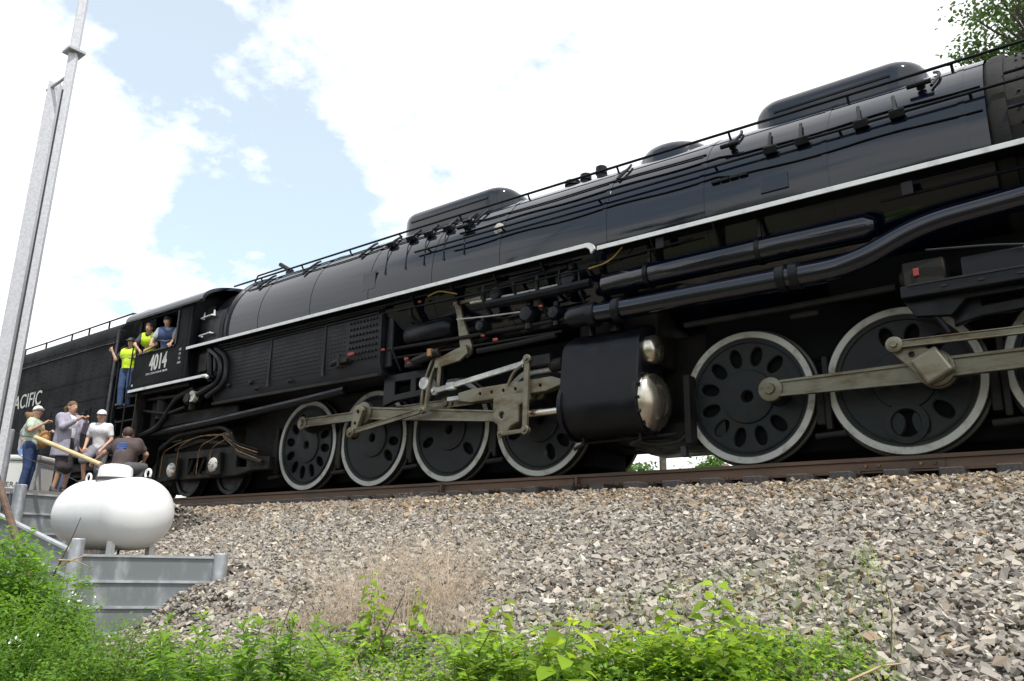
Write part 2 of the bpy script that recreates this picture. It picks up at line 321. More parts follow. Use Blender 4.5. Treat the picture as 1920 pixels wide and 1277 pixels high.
for i, b in enumerate(big):
    o = kinds[i] if i < 30 else kinds[i % 30].copy()
    if i >= 30: COL.objects.link(o); o.parent = gr
    o.location = SP[b]; o.scale = (SS[b],)*3; o.rotation_euler = (rnd.uniform(-.3, .3), rnd.uniform(-.3, .3), rnd.uniform(0, 6.28))

# ------------------------------------------------------------------ track
track = empty('railway_track', (0, 0, -.2), 'brown steel rails on dark sleepers under the locomotive', 'track', kind='structure')
for s in (-1, 1):
    yc = s*.753
    prof = [(-.075, -.18), (.075, -.18), (.075, -.168), (.012, -.148), (.009, -.05), (.036, -.04), (.037, -.006), (.030, 0), (-.030, 0), (-.037, -.006), (-.036, -.04), (-.009, -.05), (-.012, -.148), (-.075, -.168)]
    r = MB(); r.prism([(yc+a, b-.002) for a, b in prof], -70, 40, 'YZ'); ro = r.build('rail', 'rail', track, 25)
    MB().box(-70, 40, yc-.030, yc+.030, -.0019, .0005).build('running_surface', 'rail_head', ro, 0)
tie_me = None
for k in range(-46, 32):
    x = .53*k
    b = MB(); j = rnd.uniform(-.05, .05)
    if tie_me is None:
        b.box(-.115, .115, -1.30, 1.30, -.19, 0); o = b.build('tie', 'tie', None, 0, .012); tie_me = o.data; o.parent = track
    else:
        o = bpy.data.objects.new('tie', tie_me); COL.objects.link(o); o.parent = track; q = o.modifiers.new('bevel', 'BEVEL'); q.width = .012; q.segments = 1
    o.location = (x, j, .003); o.rotation_euler = (0, 0, rnd.uniform(-.02, .02))
for k in range(-8, 30):
    x = .53*k; b = MB(); b.box(x-.09, x+.09, -.93, -.60, -.198, -.184)
    for dx in (-.055, .055): b.box(x+dx-.016, x+dx+.016, -.865, -.83, -.186, -.155)
    b.build('tie_plate', 'rail', track, 0)
for px in (832, 1085): # rail anchors and joint bars
    X = at_y(px, 905, -.77)[0]; b = MB(); b.box(X-.02, X+.02, -.845, -.766, -.165, -.03); b.lathe([(-.012, .0), (-.012, .05), (.012, .05), (.012, 0)], (X-.10, -.80, -.11), 'Y', 14); b.box(X-.15, X-.05, -.84, -.77, -.168, -.12)
    b.build('rail_anchor', 'rail', track, 30, .004)
for X0, ln in ((10.55, .92),):
    b = MB(); b.prism([(-.768, -.145), (-.80, -.150), (-.80, -.138), (-.778, -.125), (-.778, -.065), (-.79, -.05), (-.768, -.045)], X0-ln/2, X0+ln/2, 'YZ'); jb = b.build('joint_bar', 'rail', track, 20)
    for k, mm in zip((-.36, -.22, .22, .36), ('copper', 'copper', 'copper', 'rail')):
        MB().lathe([(-.022, 0), (-.022, .017), (.0, .02), (.01, .02)], (X0+k, -.778, -.095), 'Y', 8).build('bolt', mm, jb, 30)

# ------------------------------------------------------------------ locomotive
AX = [0, 1.854, 3.709, 5.563, 8.839, 10.693, 12.548, 14.402]; WR = .8636
loco = empty('steam_locomotive', (4, 0, 0), 'long black articulated steam locomotive numbered 4014 rolling along the embankment', 'locomotive')
BZ = 3.42
def brad(X): return float(np.interp(X, [-2.4, 3, 11.9, 16], [1.43, 1.43, 1.365, 1.35]))
def on_boiler(X, ang, off=0.): # ang from vertical towards the camera side
    r = brad(X)+off; return (X, -r*math.sin(ang), BZ+r*math.cos(ang))
b = MB()
Xs = [-2.3, -2.29, -2.2, -1.0, 1, 3, 5, 7, 9, 11, 11.93]
b.lathe([(X, brad(X)*(0.0 if i == 0 else 1) if i != 1 else brad(X)-.08) for i, X in enumerate(Xs)], (0, 0, BZ), 'X', 72)
boiler = b.build('boiler', 'boiler', loco, 40)
for X in (-1.15, .51, 2.14, 3.7, 5.15, 7.1, 8.6, 10.2, 11.7):
    r = brad(X); MB().lathe([(-.035, r-.01), (-.035, r+.006), (.035, r+.006), (.035, r-.01)], (X, 0, BZ), 'X', 72).build('boiler_band', 'boiler', boiler, 30)
r = brad(-2.2); MB().lathe([(-.09, r-.03), (-.09, r+.01), (-.05, r+.035), (.03, r+.035), (.06, r+.0)], (-2.2, 0, BZ), 'X', 72).build('boiler_band', 'black', boiler, 30)
b = MB(); b.lathe([(11.93, 1.33), (12.0, 1.37), (12.12, 1.37), (12.13, 1.325), (15.6, 1.32), (15.7, 1.25), (15.75, .0)], (0, 0, BZ), 'X', 72)
smoke = b.build('smokebox', 'grimy', loco, 30)
for X in (12.25, 12.32, 13.4, 13.47, 14.5):
    for k in range(22):
        a = .25+k*.075; p = Vector((X, -1.33*math.sin(a), BZ+1.33*math.cos(a)))
        MB().lathe([(-.012, .018), (.012, .014), (.016, 0)], p, 'X', 6).build('bolt', 'grimy', smoke, 0) if k % 2 == 0 else None
for zz in (4.05, 3.55): MB().tube([(12.13, -math.sqrt(1.36**2-(zz-BZ)**2)-.03, zz), (15.4, -math.sqrt(1.36**2-(zz-BZ)**2)-.03, zz)], .02).build('pipe', 'black', smoke)
# --- firebox and its flat side sheets below the running board
b = MB(); sec = [(-1.36, 3.06), (-1.40, 2.9), (-1.38, 2.05), (-1.30, 1.84), (1.30, 1.84), (1.38, 2.05), (1.40, 2.9), (1.36, 3.06)]
b.prism(sec, -2.55, 2.55, 'YZ'); fb = b.build('firebox', 'firebox', loco, 20)
for X in (-.6, 1.05): MB().box(X-.03, X+.03, -1.412, -1.395, 1.98, 2.98).build('seam_strip', 'firebox', fb, 0)
MB().box(-2.5, 2.5, -1.425, -1.37, 2.93, 2.965).build('seam_strip', 'black', fb, 0, .006)
MB().box(-2.5, 2.56, -1.40, -1.29, 1.80, 1.86).build('mud_ring', 'grimy', fb, 0, .01)
b = MB()
for k in range(9):
    for j in range(7): b.lathe([(0, .026), (-.022, .022), (-.026, 0)], (1.75+.085*k, -1.40, 2.86-.115*j), 'Y', 8)
tag(b.build('staybolt_caps', 'firebox', fb, 30), kind='stuff')
b = MB()                                                       # fine rows of bolts over the side sheet
for i in range(48):
    for j in range(11): b.box(-2.4+.085*i-.007, -2.4+.085*i+.007, -1.407+.0*j, -1.39, 2.08+.077*j-.007, 2.08+.077*j+.007)
tag(b.build('bolt_rows', 'firebox', fb, 0), kind='stuff')
b = MB(); b.box(1.55, 1.83, -1.52, -1.39, 2.12, 2.2); b.tube([(1.4, -1.5, 2.13), (1.62, -1.5, 2.17)], .05); b.tube([(1.62, -1.52, 2.05), (1.62, -1.52, 2.3)], .03); v = b.build('washout_valve', 'grimy', fb, 30, .01)
MB().box(1.86, 2.0, -1.53, -1.49, 2.22, 2.28).build('valve_handle', 'red', v, 0, .01)
for X, Z in ((-1.15, 2.12), (-.95, 1.98), (.1, 2.0), (-1.9, 2.15)): MB().lathe([(-.06, 0), (-.06, .03), (-.02, .04), (0, .045)], (X, -1.39, Z), 'Y', 10).build('plug', 'grimy', fb, 30)
MB().box(-2.4, 2.6, -.58, .58, .62, 1.82).build('ash_pan', 'grimy', loco, 0, .03)
# boiler underside cradle, throat
MB().box(2.5, 2.75, -1.3, 1.3, 1.95, 3.0).build('throat_sheet', 'black', fb, 0, .03)
# --- running boards with pale edges
def board(x0, x1, z, y0, y1, stripe_h=.058, nm='running_board'):
    o = MB().box(x0, x1, y0, y1, z-.03, z).build(nm, 'black', loco, 0, .004)
    MB().box(x0, x1, y0-.016, y0-.002, z-stripe_h, z+.004).build('edge_stripe', 'stripe', o, 0, .003); return o
rb = board(-3.36, 6.95, 3.13, -1.62, -1.05)
b = MB(); n = 8
b.add([p for k in range(n+1) for p in ((6.95+.13*math.sin(k/n*1.5), -1.636, 3.134-.12*(1-math.cos(k/n*1.5))), (6.95+.13*math.sin(k/n*1.5)*.5, -1.636, 3.134-.075-.10*(1-math.cos(k/n*1.5))), (6.95+.13*math.sin(k/n*1.5), -1.60, 3.134-.12*(1-math.cos(k/n*1.5))), (6.95+.13*math.sin(k/n*1.5)*.5, -1.60, 3.134-.075-.10*(1-math.cos(k/n*1.5))))],
      [q for k in range(n) for q in ((4*k, 4*k+1, 4*k+5, 4*k+4), (4*k, 4*k+4, 4*k+6, 4*k+2), (4*k+2, 4*k+6, 4*k+7, 4*k+3), (4*k+1, 4*k+3, 4*k+7, 4*k+5))]+[(0, 2, 3, 1), (4*n, 4*n+1, 4*n+3, 4*n+2)])
b.build('curved_end', 'stripe', rb, 40)
rf = board(7.12, 15.9, 3.045, -1.62, -1.05)
MB().box(-3.36, 16, 1.05, 1.62, 3.05, 3.09).build('running_board', 'black', loco, 0)
for k in range(13): # brackets
    X = -2+.9*k
    if 2.6 < X < 15: MB().prism([(-1.58, 3.05), (-1.2, 3.05), (-1.2, 2.6)], X-.012, X+.012, 'YZ').build('bracket', 'black', rb if X < 6.9 else rf, 0)
# --- handrails
def rail_line(pts, r, posts, nm='handrail', pr=.018):
    o = MB().tube(pts, r, 8).build(nm, 'black', boiler)
    for (p, q) in posts: MB().tube([p, q], pr, 6).build('handrail_post', 'black', o)
    return o
X0, X1 = -3.0, 15.6
A1, A2 = .605, 1.30
posts = []
for X in (-2.0, -.6, .9, 2.3, 3.8, 5.3, 7.0, 8.8, 10.4, 11.6, 13): posts.append((on_boiler(X, A1, -.02), on_boiler(X, A1, .095)))
rail_line([on_boiler(X, A1, .085) for X in np.linspace(X0, X1, 24)], .021, posts)
posts = [(on_boiler(X, A2-.05, -.02), on_boiler(X, A2-.05, .075)) for X in (3.6, 5.2, 7.0, 8.8, 10.4, 11.8, 13)]
rail_line([on_boiler(X, A2-.05, .065) for X in np.linspace(3.3, X1, 18)], .020, posts)
for ang, xa, xb, r, off in ((.74, -2.1, 4.0, .011, .014), (.92, -2.0, 8.6, .012, .014), (1.10, 4.2, 11.9, .011, .012), (1.36, 4.2, 11.9, .010, .012)):
    n = 30; MB().tube([on_boiler(xa+(xb-xa)*k/n, ang+.012*math.sin(k*.9)+(.05 if k > n*.6 else 0)*(xa < 5), off) for k in range(n+1)], r, 6).build('pipe', 'black', boiler)
for X in (-1.6, -.1, 1.6, 4.45, 7.2, 8.95, 11.4): # straps from the upper to the lower pipes
    MB().tube([on_boiler(X+.08*math.sin(t*3), .55+t*.42, .035) for t in np.linspace(0, 1, 8)], .022, 6).build('pipe', 'black', boiler)
# --- domes
def dome(x0, x1, hw, z1, rp, rt, nm='sand_dome', lines=True, m='boiler'):
    b = MB(); rings = []; nseg = 10
    def ring(ins, z):
        pts = []; r = max(rp-ins, .02); xa, xb, h = x0+ins, x1-ins, hw-ins
        for cx, cy, a in ((xb-r, h-r, 0), (xa+r, h-r, PI/2), (xa+r, -h+r, PI), (xb-r, -h+r, 1.5*PI)):
            for k in range(nseg+1): t = a+PI/2*k/nseg; pts.append((cx+r*math.cos(t), cy+r*math.sin(t), z))
        return pts
    R_ = [ring(0, 4.3), ring(0, z1-rt)]+[ring(rt*(1-math.cos(t)), z1-rt+rt*math.sin(t)) for t in (PI/2*k/7 for k in range(1, 8))]
    n = len(R_[0]); V = [p for q in R_ for p in q]; F = [(i*n+k, i*n+(k+1) % n, (i+1)*n+(k+1) % n, (i+1)*n+k) for i in range(len(R_)-1) for k in range(n)]+[tuple(range((len(R_)-1)*n, len(R_)*n))]
    b.add(V, F); o = b.build(nm, m, loco, 50)
    if lines: MB().box(x0+rp*.9, x1-rp*.9, -hw-.012, -hw+.01, z1-rt-.06, z1-rt-.035).build('seam_strip', 'black', o, 0)
    return o
sd1 = dome(1.9, 4.55, .55, 5.27, .42, .22); sd2 = dome(8.98, 11.25, .55, 5.16, .42, .24)
std = MB().lathe([(4.5, .62), (4.84, .60), (4.95, .54), (5.02, .42), (5.05, .2), (5.055, 0)], (7.62, 0, 0), 'Z', 32).build('steam_dome', 'boiler', loco, 50)
for X, h, r in ((5.86, .16, .12), (6.12, .22, .085), (6.42, .27, .085)):
    b = MB(); b.lathe([(0, r*.9), (h*.4, r*.9), (h*.45, r*1.15), (h*.9, r*1.1), (h, r*.6), (h, 0)], (X, -.35, 4.76), 'Z', 14); b.lathe([(-.15, r*.7), (.0, r*.7)], (X, -.35, 4.76), 'Z', 10); b.build('safety_valve', 'black', loco, 40)
def sander(X, ang, L=1, dz=.09):
    p = on_boiler(X, ang, .05); b = MB(); M = Matrix.Translation(p) @ Matrix.Rotation(ang-PI/2, 4, 'X').inverted() if False else Matrix.Translation(p) @ Matrix.Rotation(-(PI/2-ang), 4, 'X').inverted()
    b.box(-.085, .085, -.045, .045, -.05, .05, M); o = b.build('sand_trap', 'black', boiler, 0, .012)
    MB().tube([on_boiler(X-.06, ang-.28, .03), on_boiler(X-.03, ang-.1, .05), p], .022, 6).build('pipe', 'black', o)
    if L: MB().tube([p, on_boiler(X+.04, ang+.15, .03), on_boiler(X+.04+.1*L, ang+.5, .02)], .010, 6).build('pipe', 'black', o)
for X in (2.45, 2.95, 3.4, 3.85, 4.3): sander(X, .93+.02*(X > 3))
for X in (9.55, 9.95, 10.65, 11.05): sander(X, 1.24, 0)
for X, a in ((4.35, 1.06), (9.0, 1.02), (11.3, .95)):
    b = MB(); b.tube([on_boiler(X, a, .02), on_boiler(X, a, .11)], .05, 8); b.tube([on_boiler(X-.14, a+.02, .1), on_boiler(X+.12, a+.02, .1)], .032, 8); b.build('check_valve', 'black', boiler)
MB().lathe([(0, .10), (-.02, .10), (-.03, .06), (-.03, 0)], on_boiler(5.1, 1.22, .0), 'Y', 16).build('number_disc', 'worn_white', boiler, 30)
b = MB(); b.box(9.4, 9.75, -1.40, -1.365, 3.30, 3.52); b.build('access_plate', 'boiler', boiler, 0, .006)
MB().box(2.0, 2.35, -1.435, -1.41, 3.42, 3.75).build('access_plate', 'boiler', boiler, 0, .006)
for k in range(4): MB().box(8.75+.42*k*.3, 8.86+.42*k*.3, -1.41, -1.36, 3.62, 3.66).build('step', 'black', boiler, 0, .005)
# --- turret casing in front of the cab roof
b = MB(); sec = [(1.40, 3.2)]+[(1.40*math.cos(t), 3.32+1.42*math.sin(t)) for t in np.linspace(.05, PI-.05, 25)]+[(-1.40, 3.2)]
b.prism(sec, -2.98, -2.24, 'YZ'); tur = b.build('turret_casing', 'black', loco, 30, .02)
b = MB(); sec = [(1.0*math.cos(t), 3.98+.88*math.sin(t)) for t in np.linspace(0, PI, 21)]
b.prism(sec, -2.9, -1.35, 'YZ'); b.build('turret_hood', 'boiler', tur, 30, .04)
b = MB(); b.tube([(-2.7, -.55, 4.76), (-2.6, -.55, 4.93), (-1.7, -.5, 4.96), (-1.35, -.45, 4.75)], .02, 6); b.build('grab_iron', 'black', tur)
b = MB(); b.box(-1.75, -1.55, -.42, -.36, 4.82, 4.90, None); b.tube([(-2.0, -.4, 5.12), (-1.55, -.4, 4.86)], .05, 8); b.build('whistle', 'black', tur, 30)
# side of the backhead between cab and boiler: steps and grab irons
MB().box(-3.30, -2.30, -1.40, 1.40, 2.52, 3.9).build('backhead_side', 'black', loco, 0, .02)
for Z in (3.38, 3.78): MB().tube([(-3.15, -1.40, Z), (-3.15, -1.48, Z), (-2.75, -1.48, Z+.02), (-2.75, -1.40, Z+.02)], .018, 6).build('grab_iron', 'stripe', tur)
MB().box(-3.12, -2.78, -1.416, -1.39, 3.80, 4.02).build('vent_plate', 'dark_inside', tur, 0)
for X in (-3.14, -2.77): MB().prism([(X-.03, 3.80), (X+.03, 3.80), (X, 3.93)], -1.43, -1.40).build('bracket', 'stripe', tur, 0)
b = MB(); b.tube([on_boiler(-2.42, a, -.02) for a in np.linspace(1.3, 1.75, 8)], .06, 10); b.build('pipe', 'firebox', tur)
b = MB(); b.box(-3.1, -2.75, -1.46, -1.40, 2.55, 2.98); b.build('steam_turret_box', 'grimy', loco, 0, .03)
# --- cab
cab_loops = [[(-5.58, 2.42), (-3.30, 2.42), (-3.30, 4.20), (-5.58, 4.20)], [(-5.46, 3.27), (-3.86, 3.27), (-3.86, 4.06), (-5.46, 4.06)]]
cab = plate('cab_side', cab_loops, -1.59, .05, 'tender', loco, .004)
plate('cab_side', [[(-5.58, 2.42), (-3.30, 2.42), (-3.30, 4.20), (-5.58, 4.20)]], 1.59, .05, 'tender', loco, .004)
cst = MB().box(-5.66, -2.42, -1.62, -1.3, 2.36, 2.42).build('cab_board', 'black', loco, 0, .004)
MB().box(-5.66, -2.55, -1.642, -1.622, 2.362, 2.424).build('edge_stripe', 'stripe', cst, 0, .004)
MB().tube([(-2.55, -1.632, 2.385), (-2.45, -1.632, 2.38), (-2.40, -1.61, 2.34)], .04, 8).build('curved_end', 'stripe', cst)
b = MB(); arc = [(1.66*math.cos(t), 4.15+.52*math.sin(t)**.9) for t in np.linspace(0, PI, 31)]; inn = [(1.60*math.cos(t), 4.11+.49*math.sin(t)**.9) for t in np.linspace(PI, 0, 31)]
b.prism(arc+inn, -6.2, -2.9, 'YZ'); roof = b.build('cab_roof', 'boiler', loco, 30)
MB().box(-5.95, -2.95, -1.68, -1.64, 4.11, 4.155).build('drip_rail', 'black', roof, 0)
MB().box(-5.5, -3.4, -.55, .55, 4.66, 4.70).build('roof_hatch', 'black', roof, 0, .02)
MB().prism([(-1.58, 2.4), (1.58, 2.4), (1.58, 4.1), (1.1, 4.48), (0, 4.62), (-1.1, 4.48), (-1.58, 4.1)], -3.38, -3.33, 'YZ').build('cab_front', 'black', loco, 0)
MB().box(-6.1, -3.3, -1.5, 1.5, 2.30, 2.36).build('cab_floor', 'grimy', loco, 0)
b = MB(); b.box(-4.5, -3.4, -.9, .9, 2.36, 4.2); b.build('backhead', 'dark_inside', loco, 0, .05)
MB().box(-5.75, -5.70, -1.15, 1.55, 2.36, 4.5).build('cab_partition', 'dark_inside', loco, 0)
b = MB(); b.box(-5.46, -3.86, -1.635, -1.57, 3.225, 3.268); b.build('arm_rest', 'black', cab, 0, .012)
MB().box(-3.86, -3.80, -1.64, -1.55, 3.27, 4.06).build('window_frame', 'black', cab, 0, .006)
b = MB()
for k in range(22): b.box(-3.42-.012, -3.42+.012, -1.625, -1.61, 2.5+.075*k, 2.5+.075*k+.024)
for k in range(24): b.box(-5.5+.09*k, -5.5+.09*k+.022, -1.625, -1.61, 2.47, 2.494)
tag(b.build('rivets', 'tender', cab, 0), kind='stuff')
text('number', '4014', .50, (-4.50, -1.618, 2.80), 'lettering', cab, .004, .74, .012)
text('lettering', '4884-1  23 3/4  23 3/4-32  540 MB', .062, (-4.52, -1.618, 2.70), 'lettering', cab, .002, 1.05, .001)
for k, s in enumerate(('68', '23', '32', '540')): text('lettering', s, .075, (-3.62, -1.618, 3.10-.10*k), 'silver', cab, .002, 1.2, .0)
b = MB(); b.box(-5.55, -5.5, -1.63, -1.60, 2.5, 2.55); b.build('small_plate', 'silver', cab, 0)
for X, z0, z1 in ((-5.70, 1.05, 3.6), (-6.28, 1.1, 3.6)): MB().tube([(X, -1.55, z0), (X, -1.63, z0+.06), (X, -1.63, z1-.06), (X, -1.55, z1)], .018, 8).build('grab_iron', 'black', loco)
b = MB()
for k, Z in enumerate((.55, .95, 1.35, 1.72, 2.05)): b.box(-6.2, -5.35, -1.58, -1.3, Z, Z+.035)
b.box(-5.36, -5.32, -1.58, -1.34, .55, 2.34); b.build('cab_steps', 'grimy', loco, 0)
# --- piping below the cab and trailing truck
P = lambda pts, r, m='grimy', nm='pipe', par=None, seg=10: MB().tube(pts, r, seg).build(nm, m, par or loco)
def bend(pts, rad=.15, n=5):
    out = [Vector(pts[0])]
    for i in range(1, len(pts)-1):
        a, c, e = Vector(pts[i-1]), Vector(pts[i]), Vector(pts[i+1]); r = min(rad, (a-c).length*.48, (e-c).length*.48); p0, p1 = c+(a-c).normalized()*r, c+(e-c).normalized()*r
        out += [(1-t)**2*p0+2*t*(1-t)*c+t*t*p1 for t in (k/n for k in range(n+1))]
    return out+[Vector(pts[-1])]
P(bend([(-5.5, -1.3, .65), (-5.35, -1.3, 1.38), (-2.5, -1.3, 1.48), (.2, -1.3, 1.6), (1.6, -1.3, 1.68)], .25), .075, 'black')
P(bend([(-5.9, -1.35, 1.1), (-5.6, -1.4, 1.3), (-4.5, -1.4, 1.5), (-3.9, -1.4, 2.1), (-3.2, -1.4, 2.25)], .25), .065, 'black')
P(bend([(-2.62, -1.5, 3.0), (-2.15, -1.5, 2.72), (-2.1, -1.5, 2.25), (-2.9, -1.5, 2.05), (-3.2, -1.45, 2.0)], .3), .055, 'black')
P(bend([(-2.45, -1.47, 3.0), (-2.0, -1.47, 2.75), (-1.95, -1.47, 2.2), (-2.6, -1.47, 1.98)], .3), .05, 'firebox')
P(bend([(-2.7, -1.47, 3.05), (-2.55, -1.5, 2.7), (-2.55, -1.45, 2.3)], .2), .06, 'black')
P([(-5.2, -1.35, 2.2), (-3.6, -1.35, 2.15), (-2.7, -1.35, 2.25)], .04, 'grimy'); P([(-5.3, -1.4, 1.95), (-4.2, -1.4, 1.78), (-3.5, -1.4, 1.86)], .035, 'grimy')
b = MB(); b.tube([(-3.35, -1.45, 1.98), (-2.95, -1.45, 2.02)], .11, 14); b.tube([(-3.15, -1.45, 1.75), (-3.15, -1.45, 2.2)], .06, 10); b.lathe([(-.1, .0), (-.1, .1), (.1, .1), (.1, 0)], (-3.15, -1.5, 2.0), 'Y', 14); b.build('injector', 'grimy', loco, 40)
b = MB(); b.lathe([(-.05, 0), (-.05, .12), (.05, .12), (.05, 0)], (-3.02, -1.52, 2.02), 'Y', 14); b.build('injector_cap', 'worn_white', loco, 30)
b = MB(); b.tube([(-4.75, -1.2, 1.72), (-4.75, -1.2, 2.25)], .16, 14); b.tube([(-5.15, -1.15, 1.5), (-5.15, -1.15, 2.2)], .1, 12); b.build('feedwater_pump', 'grimy', loco, 40)
b = MB(); b.box(-4.9, -1.9, -1.15, 1.15, 1.55, 1.83); b.build('cab_support', 'grimy', loco, 0, .04)
b = MB(); b.prism([(-5.9, .35), (-5.9, 2.3), (-4.7, 2.3), (-4.7, 1.6), (-1.8, 1.6), (-1.8, .9), (-1.2, .7), (-1.2, .3)], -.35, .35); b.build('rear_frame', 'grimy', loco, 0)
for s in (-1, 1):
    for X in (-4.1, -2.5):
        w = MB(); w.lathe([(-.04, 0), (-.05, .12), (-.02, .16), (-.02, .43), (-.055, .45), (-.055, .525), (.08, .525), (.09, .56), (.11, .56), (.11, 0)] if s < 0 else [(.04, 0), (.04, .45), (.055, .525), (-.08, .525), (-.09, .56), (-.11, .56), (-.11, 0)], (X, s*.72, .535), 'Y', 32); w.build('trailing_wheel', 'wheel', loco, 35)
MB().box(-5.3, -.9, -.48, .48, .12, .62).build('equalizer_beam', 'dark_inside', loco, 0, .03)
fl = [[(-5.2, .62), (-4.75, .95), (-1.75, .95), (-1.2, .70), (-.75, .66), (-.75, .42), (-1.3, .42), (-1.8, .34), (-4.75, .34), (-5.2, .48)], circ(-4.1, .6, .20, 20), circ(-2.5, .6, .20, 20), [(-3.65, .5), (-2.95, .5), (-2.95, .78), (-3.65, .78)], [(-1.85, .52), (-1.5, .5), (-1.5, .68), (-1.85, .78)]]
tf = plate('trailing_truck_frame', fl, -1.02, .14, 'grimy', loco, .02)
plate('trailing_truck_frame', [fl[0]], 1.02, .14, 'grimy', loco, .02)
for X, z in ((-4.1, .58), (-2.5, .60)):
    bx = MB().box(X-.2, X+.2, -1.20, -.9, z-.24, z+.24).build('journal_box', 'grimy', loco, 0, .04)
    MB().lathe([(-.05, 0), (-.045, .10), (-.01, .15), (.03, .16)], (X, -1.21, z-.02), 'Y', 18).build('journal_lid', 'worn_white', bx, 40)
for i in range(3): MB().tube([(-3.55+.22*i, -1.12, .44), (-3.42+.22*i, -1.12, .74)], .028, 8).build('spring_hanger', 'grimy', tf)
b = MB(); b.prism([(-4.3, 1.0), (-3.3, 1.12), (-2.3, 1.0), (-2.3, 1.05), (-3.3, 1.2), (-4.3, 1.05)], -1.06, -.98); b.build('leaf_spring', 'grimy', tf, 0)
P(bend([(-4.75, -1.16, 1.05), (-4.0, -1.2, 1.32), (-2.3, -1.2, 1.36), (-1.9, -1.2, 1.18), (-1.7, -1.2, .75), (-.9, -1.15, .55)], .3), .05, 'grimy', seg=12)
P(bend([(-4.9, -1.1, .4), (-4.8, -1.15, 1.18), (-3.8, -1.2, 1.18)], .2), .022, 'black')
for dx, zt in ((0, 1.02), (.62, 1.10), (1.45, 1.05), (1.9, 1.0)):
    P(bend([(-4.55+dx, -1.2, .42), (-4.5+dx, -1.22, zt-.05), (-3.9+dx, -1.23, zt+.1), (-3.0+dx*.6, -1.23, 1.22), (-2.0, -1.22, 1.16)], .16), .011, 'copper', seg=6)
for k in range(4): P([(-2.3+.04*k, -1.23, 1.22-.03*k), (-1.6, -1.23, .95-.05*k), (-1.0, -1.2, .8-.06*k)], .010, 'copper' if k % 2 else 'grimy', seg=6)
# --- engine beds (frames), cylinder saddle
def frame(x0, x1, z0=.42, z1=1.28):
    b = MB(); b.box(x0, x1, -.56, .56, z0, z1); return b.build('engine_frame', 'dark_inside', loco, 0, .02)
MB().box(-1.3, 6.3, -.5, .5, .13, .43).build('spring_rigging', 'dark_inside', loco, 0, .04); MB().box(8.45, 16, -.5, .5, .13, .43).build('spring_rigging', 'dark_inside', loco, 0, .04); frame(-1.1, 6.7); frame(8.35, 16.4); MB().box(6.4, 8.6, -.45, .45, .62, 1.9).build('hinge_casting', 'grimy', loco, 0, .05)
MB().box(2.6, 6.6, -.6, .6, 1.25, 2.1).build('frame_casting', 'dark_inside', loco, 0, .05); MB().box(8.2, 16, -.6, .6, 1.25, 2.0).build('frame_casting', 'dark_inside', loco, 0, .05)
MB().box(6.4, 7.7, -1.0, 1.0, 1.4, 2.3).build('cylinder_saddle', 'grimy', loco, 0, .05)
b = MB(); b.prism([(6.35, .45), (7.05, .45), (7.28, .42), (7.9, .40), (8.5, .40), (8.5, .62), (6.35, .62)], -.75, .75); b.build('tie_casting', 'grimy', loco, 0)
MB().box(8.05, 8.13, -1.0, -.3, .3, 1.2).build('bracket', 'grimy', loco, 0)
MB().tube([(6.5, -1.05, .40), (7.95, -1.05, .42)], .022, 8).build('pipe', 'grimy', loco)
P(bend([(7.2, -.95, .42), (7.55, -.9, .32), (7.9, -.9, .34), (8.02, -.9, .42)], .2), .015, 'cable', seg=6); P(bend([(7.2, -.8, .30), (7.7, -.85, .18), (7.9, -.85, .2), (8.0, -.8, .4)], .2), .012, 'cable', seg=6)
MB().box(7.92, 8.0, -.9, -.8, .14, .28).build('hose_coupling', 'cable', loco, 0, .01)
# --- driving wheels
def wheel(i, s):
    X = AX[i]; fr = -.78*1.0
    crank = Vector((.17, .37)) if i < 4 else Vector((.406, .0))
    ca = math.atan2(crank.y, crank.x)
    loops = [circ(0, 0, .778, 64), circ(0, 0, .065, 16)]
    for k in range(12):
        a = ca+2*PI*(k+.5)/12; d = abs((a-ca+PI) % (2*PI)-PI)
        main = i in (1, 5)
        if d > (1.9 if main else 2.55) and i != 4 and i != 0: continue     # counterweight opposite the pin is solid
        if main and d < 1.2 and i == 1: continue
        if i == 2 and k % 2: continue
        if d < .35: continue
        loops.append(circ(.53*math.cos(a), .53*math.sin(a), .125, 16, .075, a))
    if i == 5: loops.append(circ(-.02, -.50, .15, 20))
    dd = plate('driving_wheel', [[(p[0]+X, p[1]+WR) for p in L] for L in loops], s*.755, .07, 'wheel', loco, .018)
    c = (X, 0, WR); g = lambda prof: [(s*a, r) for a, r in prof]
    MB().lathe(g([(.66, .752), (.66, .90), (.69, .892), (.70, WR), (.800, WR-.002), (.804, .858), (.804, .765), (.79, .757)]), c, 'Y', 72).build('tyre', 'tread', dd, 30)
    MB().lathe(g([(.803, .853), (.808, .852), (.808, .776), (.803, .775)]), c, 'Y', 72).build('painted_rim', 'tyre', dd, 30)
    MB().lathe(g([(.77, .73), (.806, .722), (.808, .71), (.77, .69)]), c, 'Y', 64).build('rim_ridge', 'wheel', dd, 50)
    MB().lathe(g([(.77, .36), (.815, .34), (.82, .28), (.82, .085), (.79, .07)]), c, 'Y', 40).build('hub', 'wheel', dd, 40)
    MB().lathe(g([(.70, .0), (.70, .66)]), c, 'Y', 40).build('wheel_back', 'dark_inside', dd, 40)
    if s < 0:
        MB().lathe(g([(.76, .17), (.90, .15), (1.0, .12), (1.0, 0)]), (X+crank.x, 0, WR+crank.y), 'Y', 24).build('crank_boss', 'wheel', dd, 40)
        if i == 5: MB().lathe(g([(.76, .245), (.815, .235), (.82, .165), (.79, .155)]), (X-.02, 0, WR-.50), 'Y', 28).build('counterweight_lip', 'wheel', dd, 40)
for i in range(8):
    wheel(i, -1); wheel(i, 1)
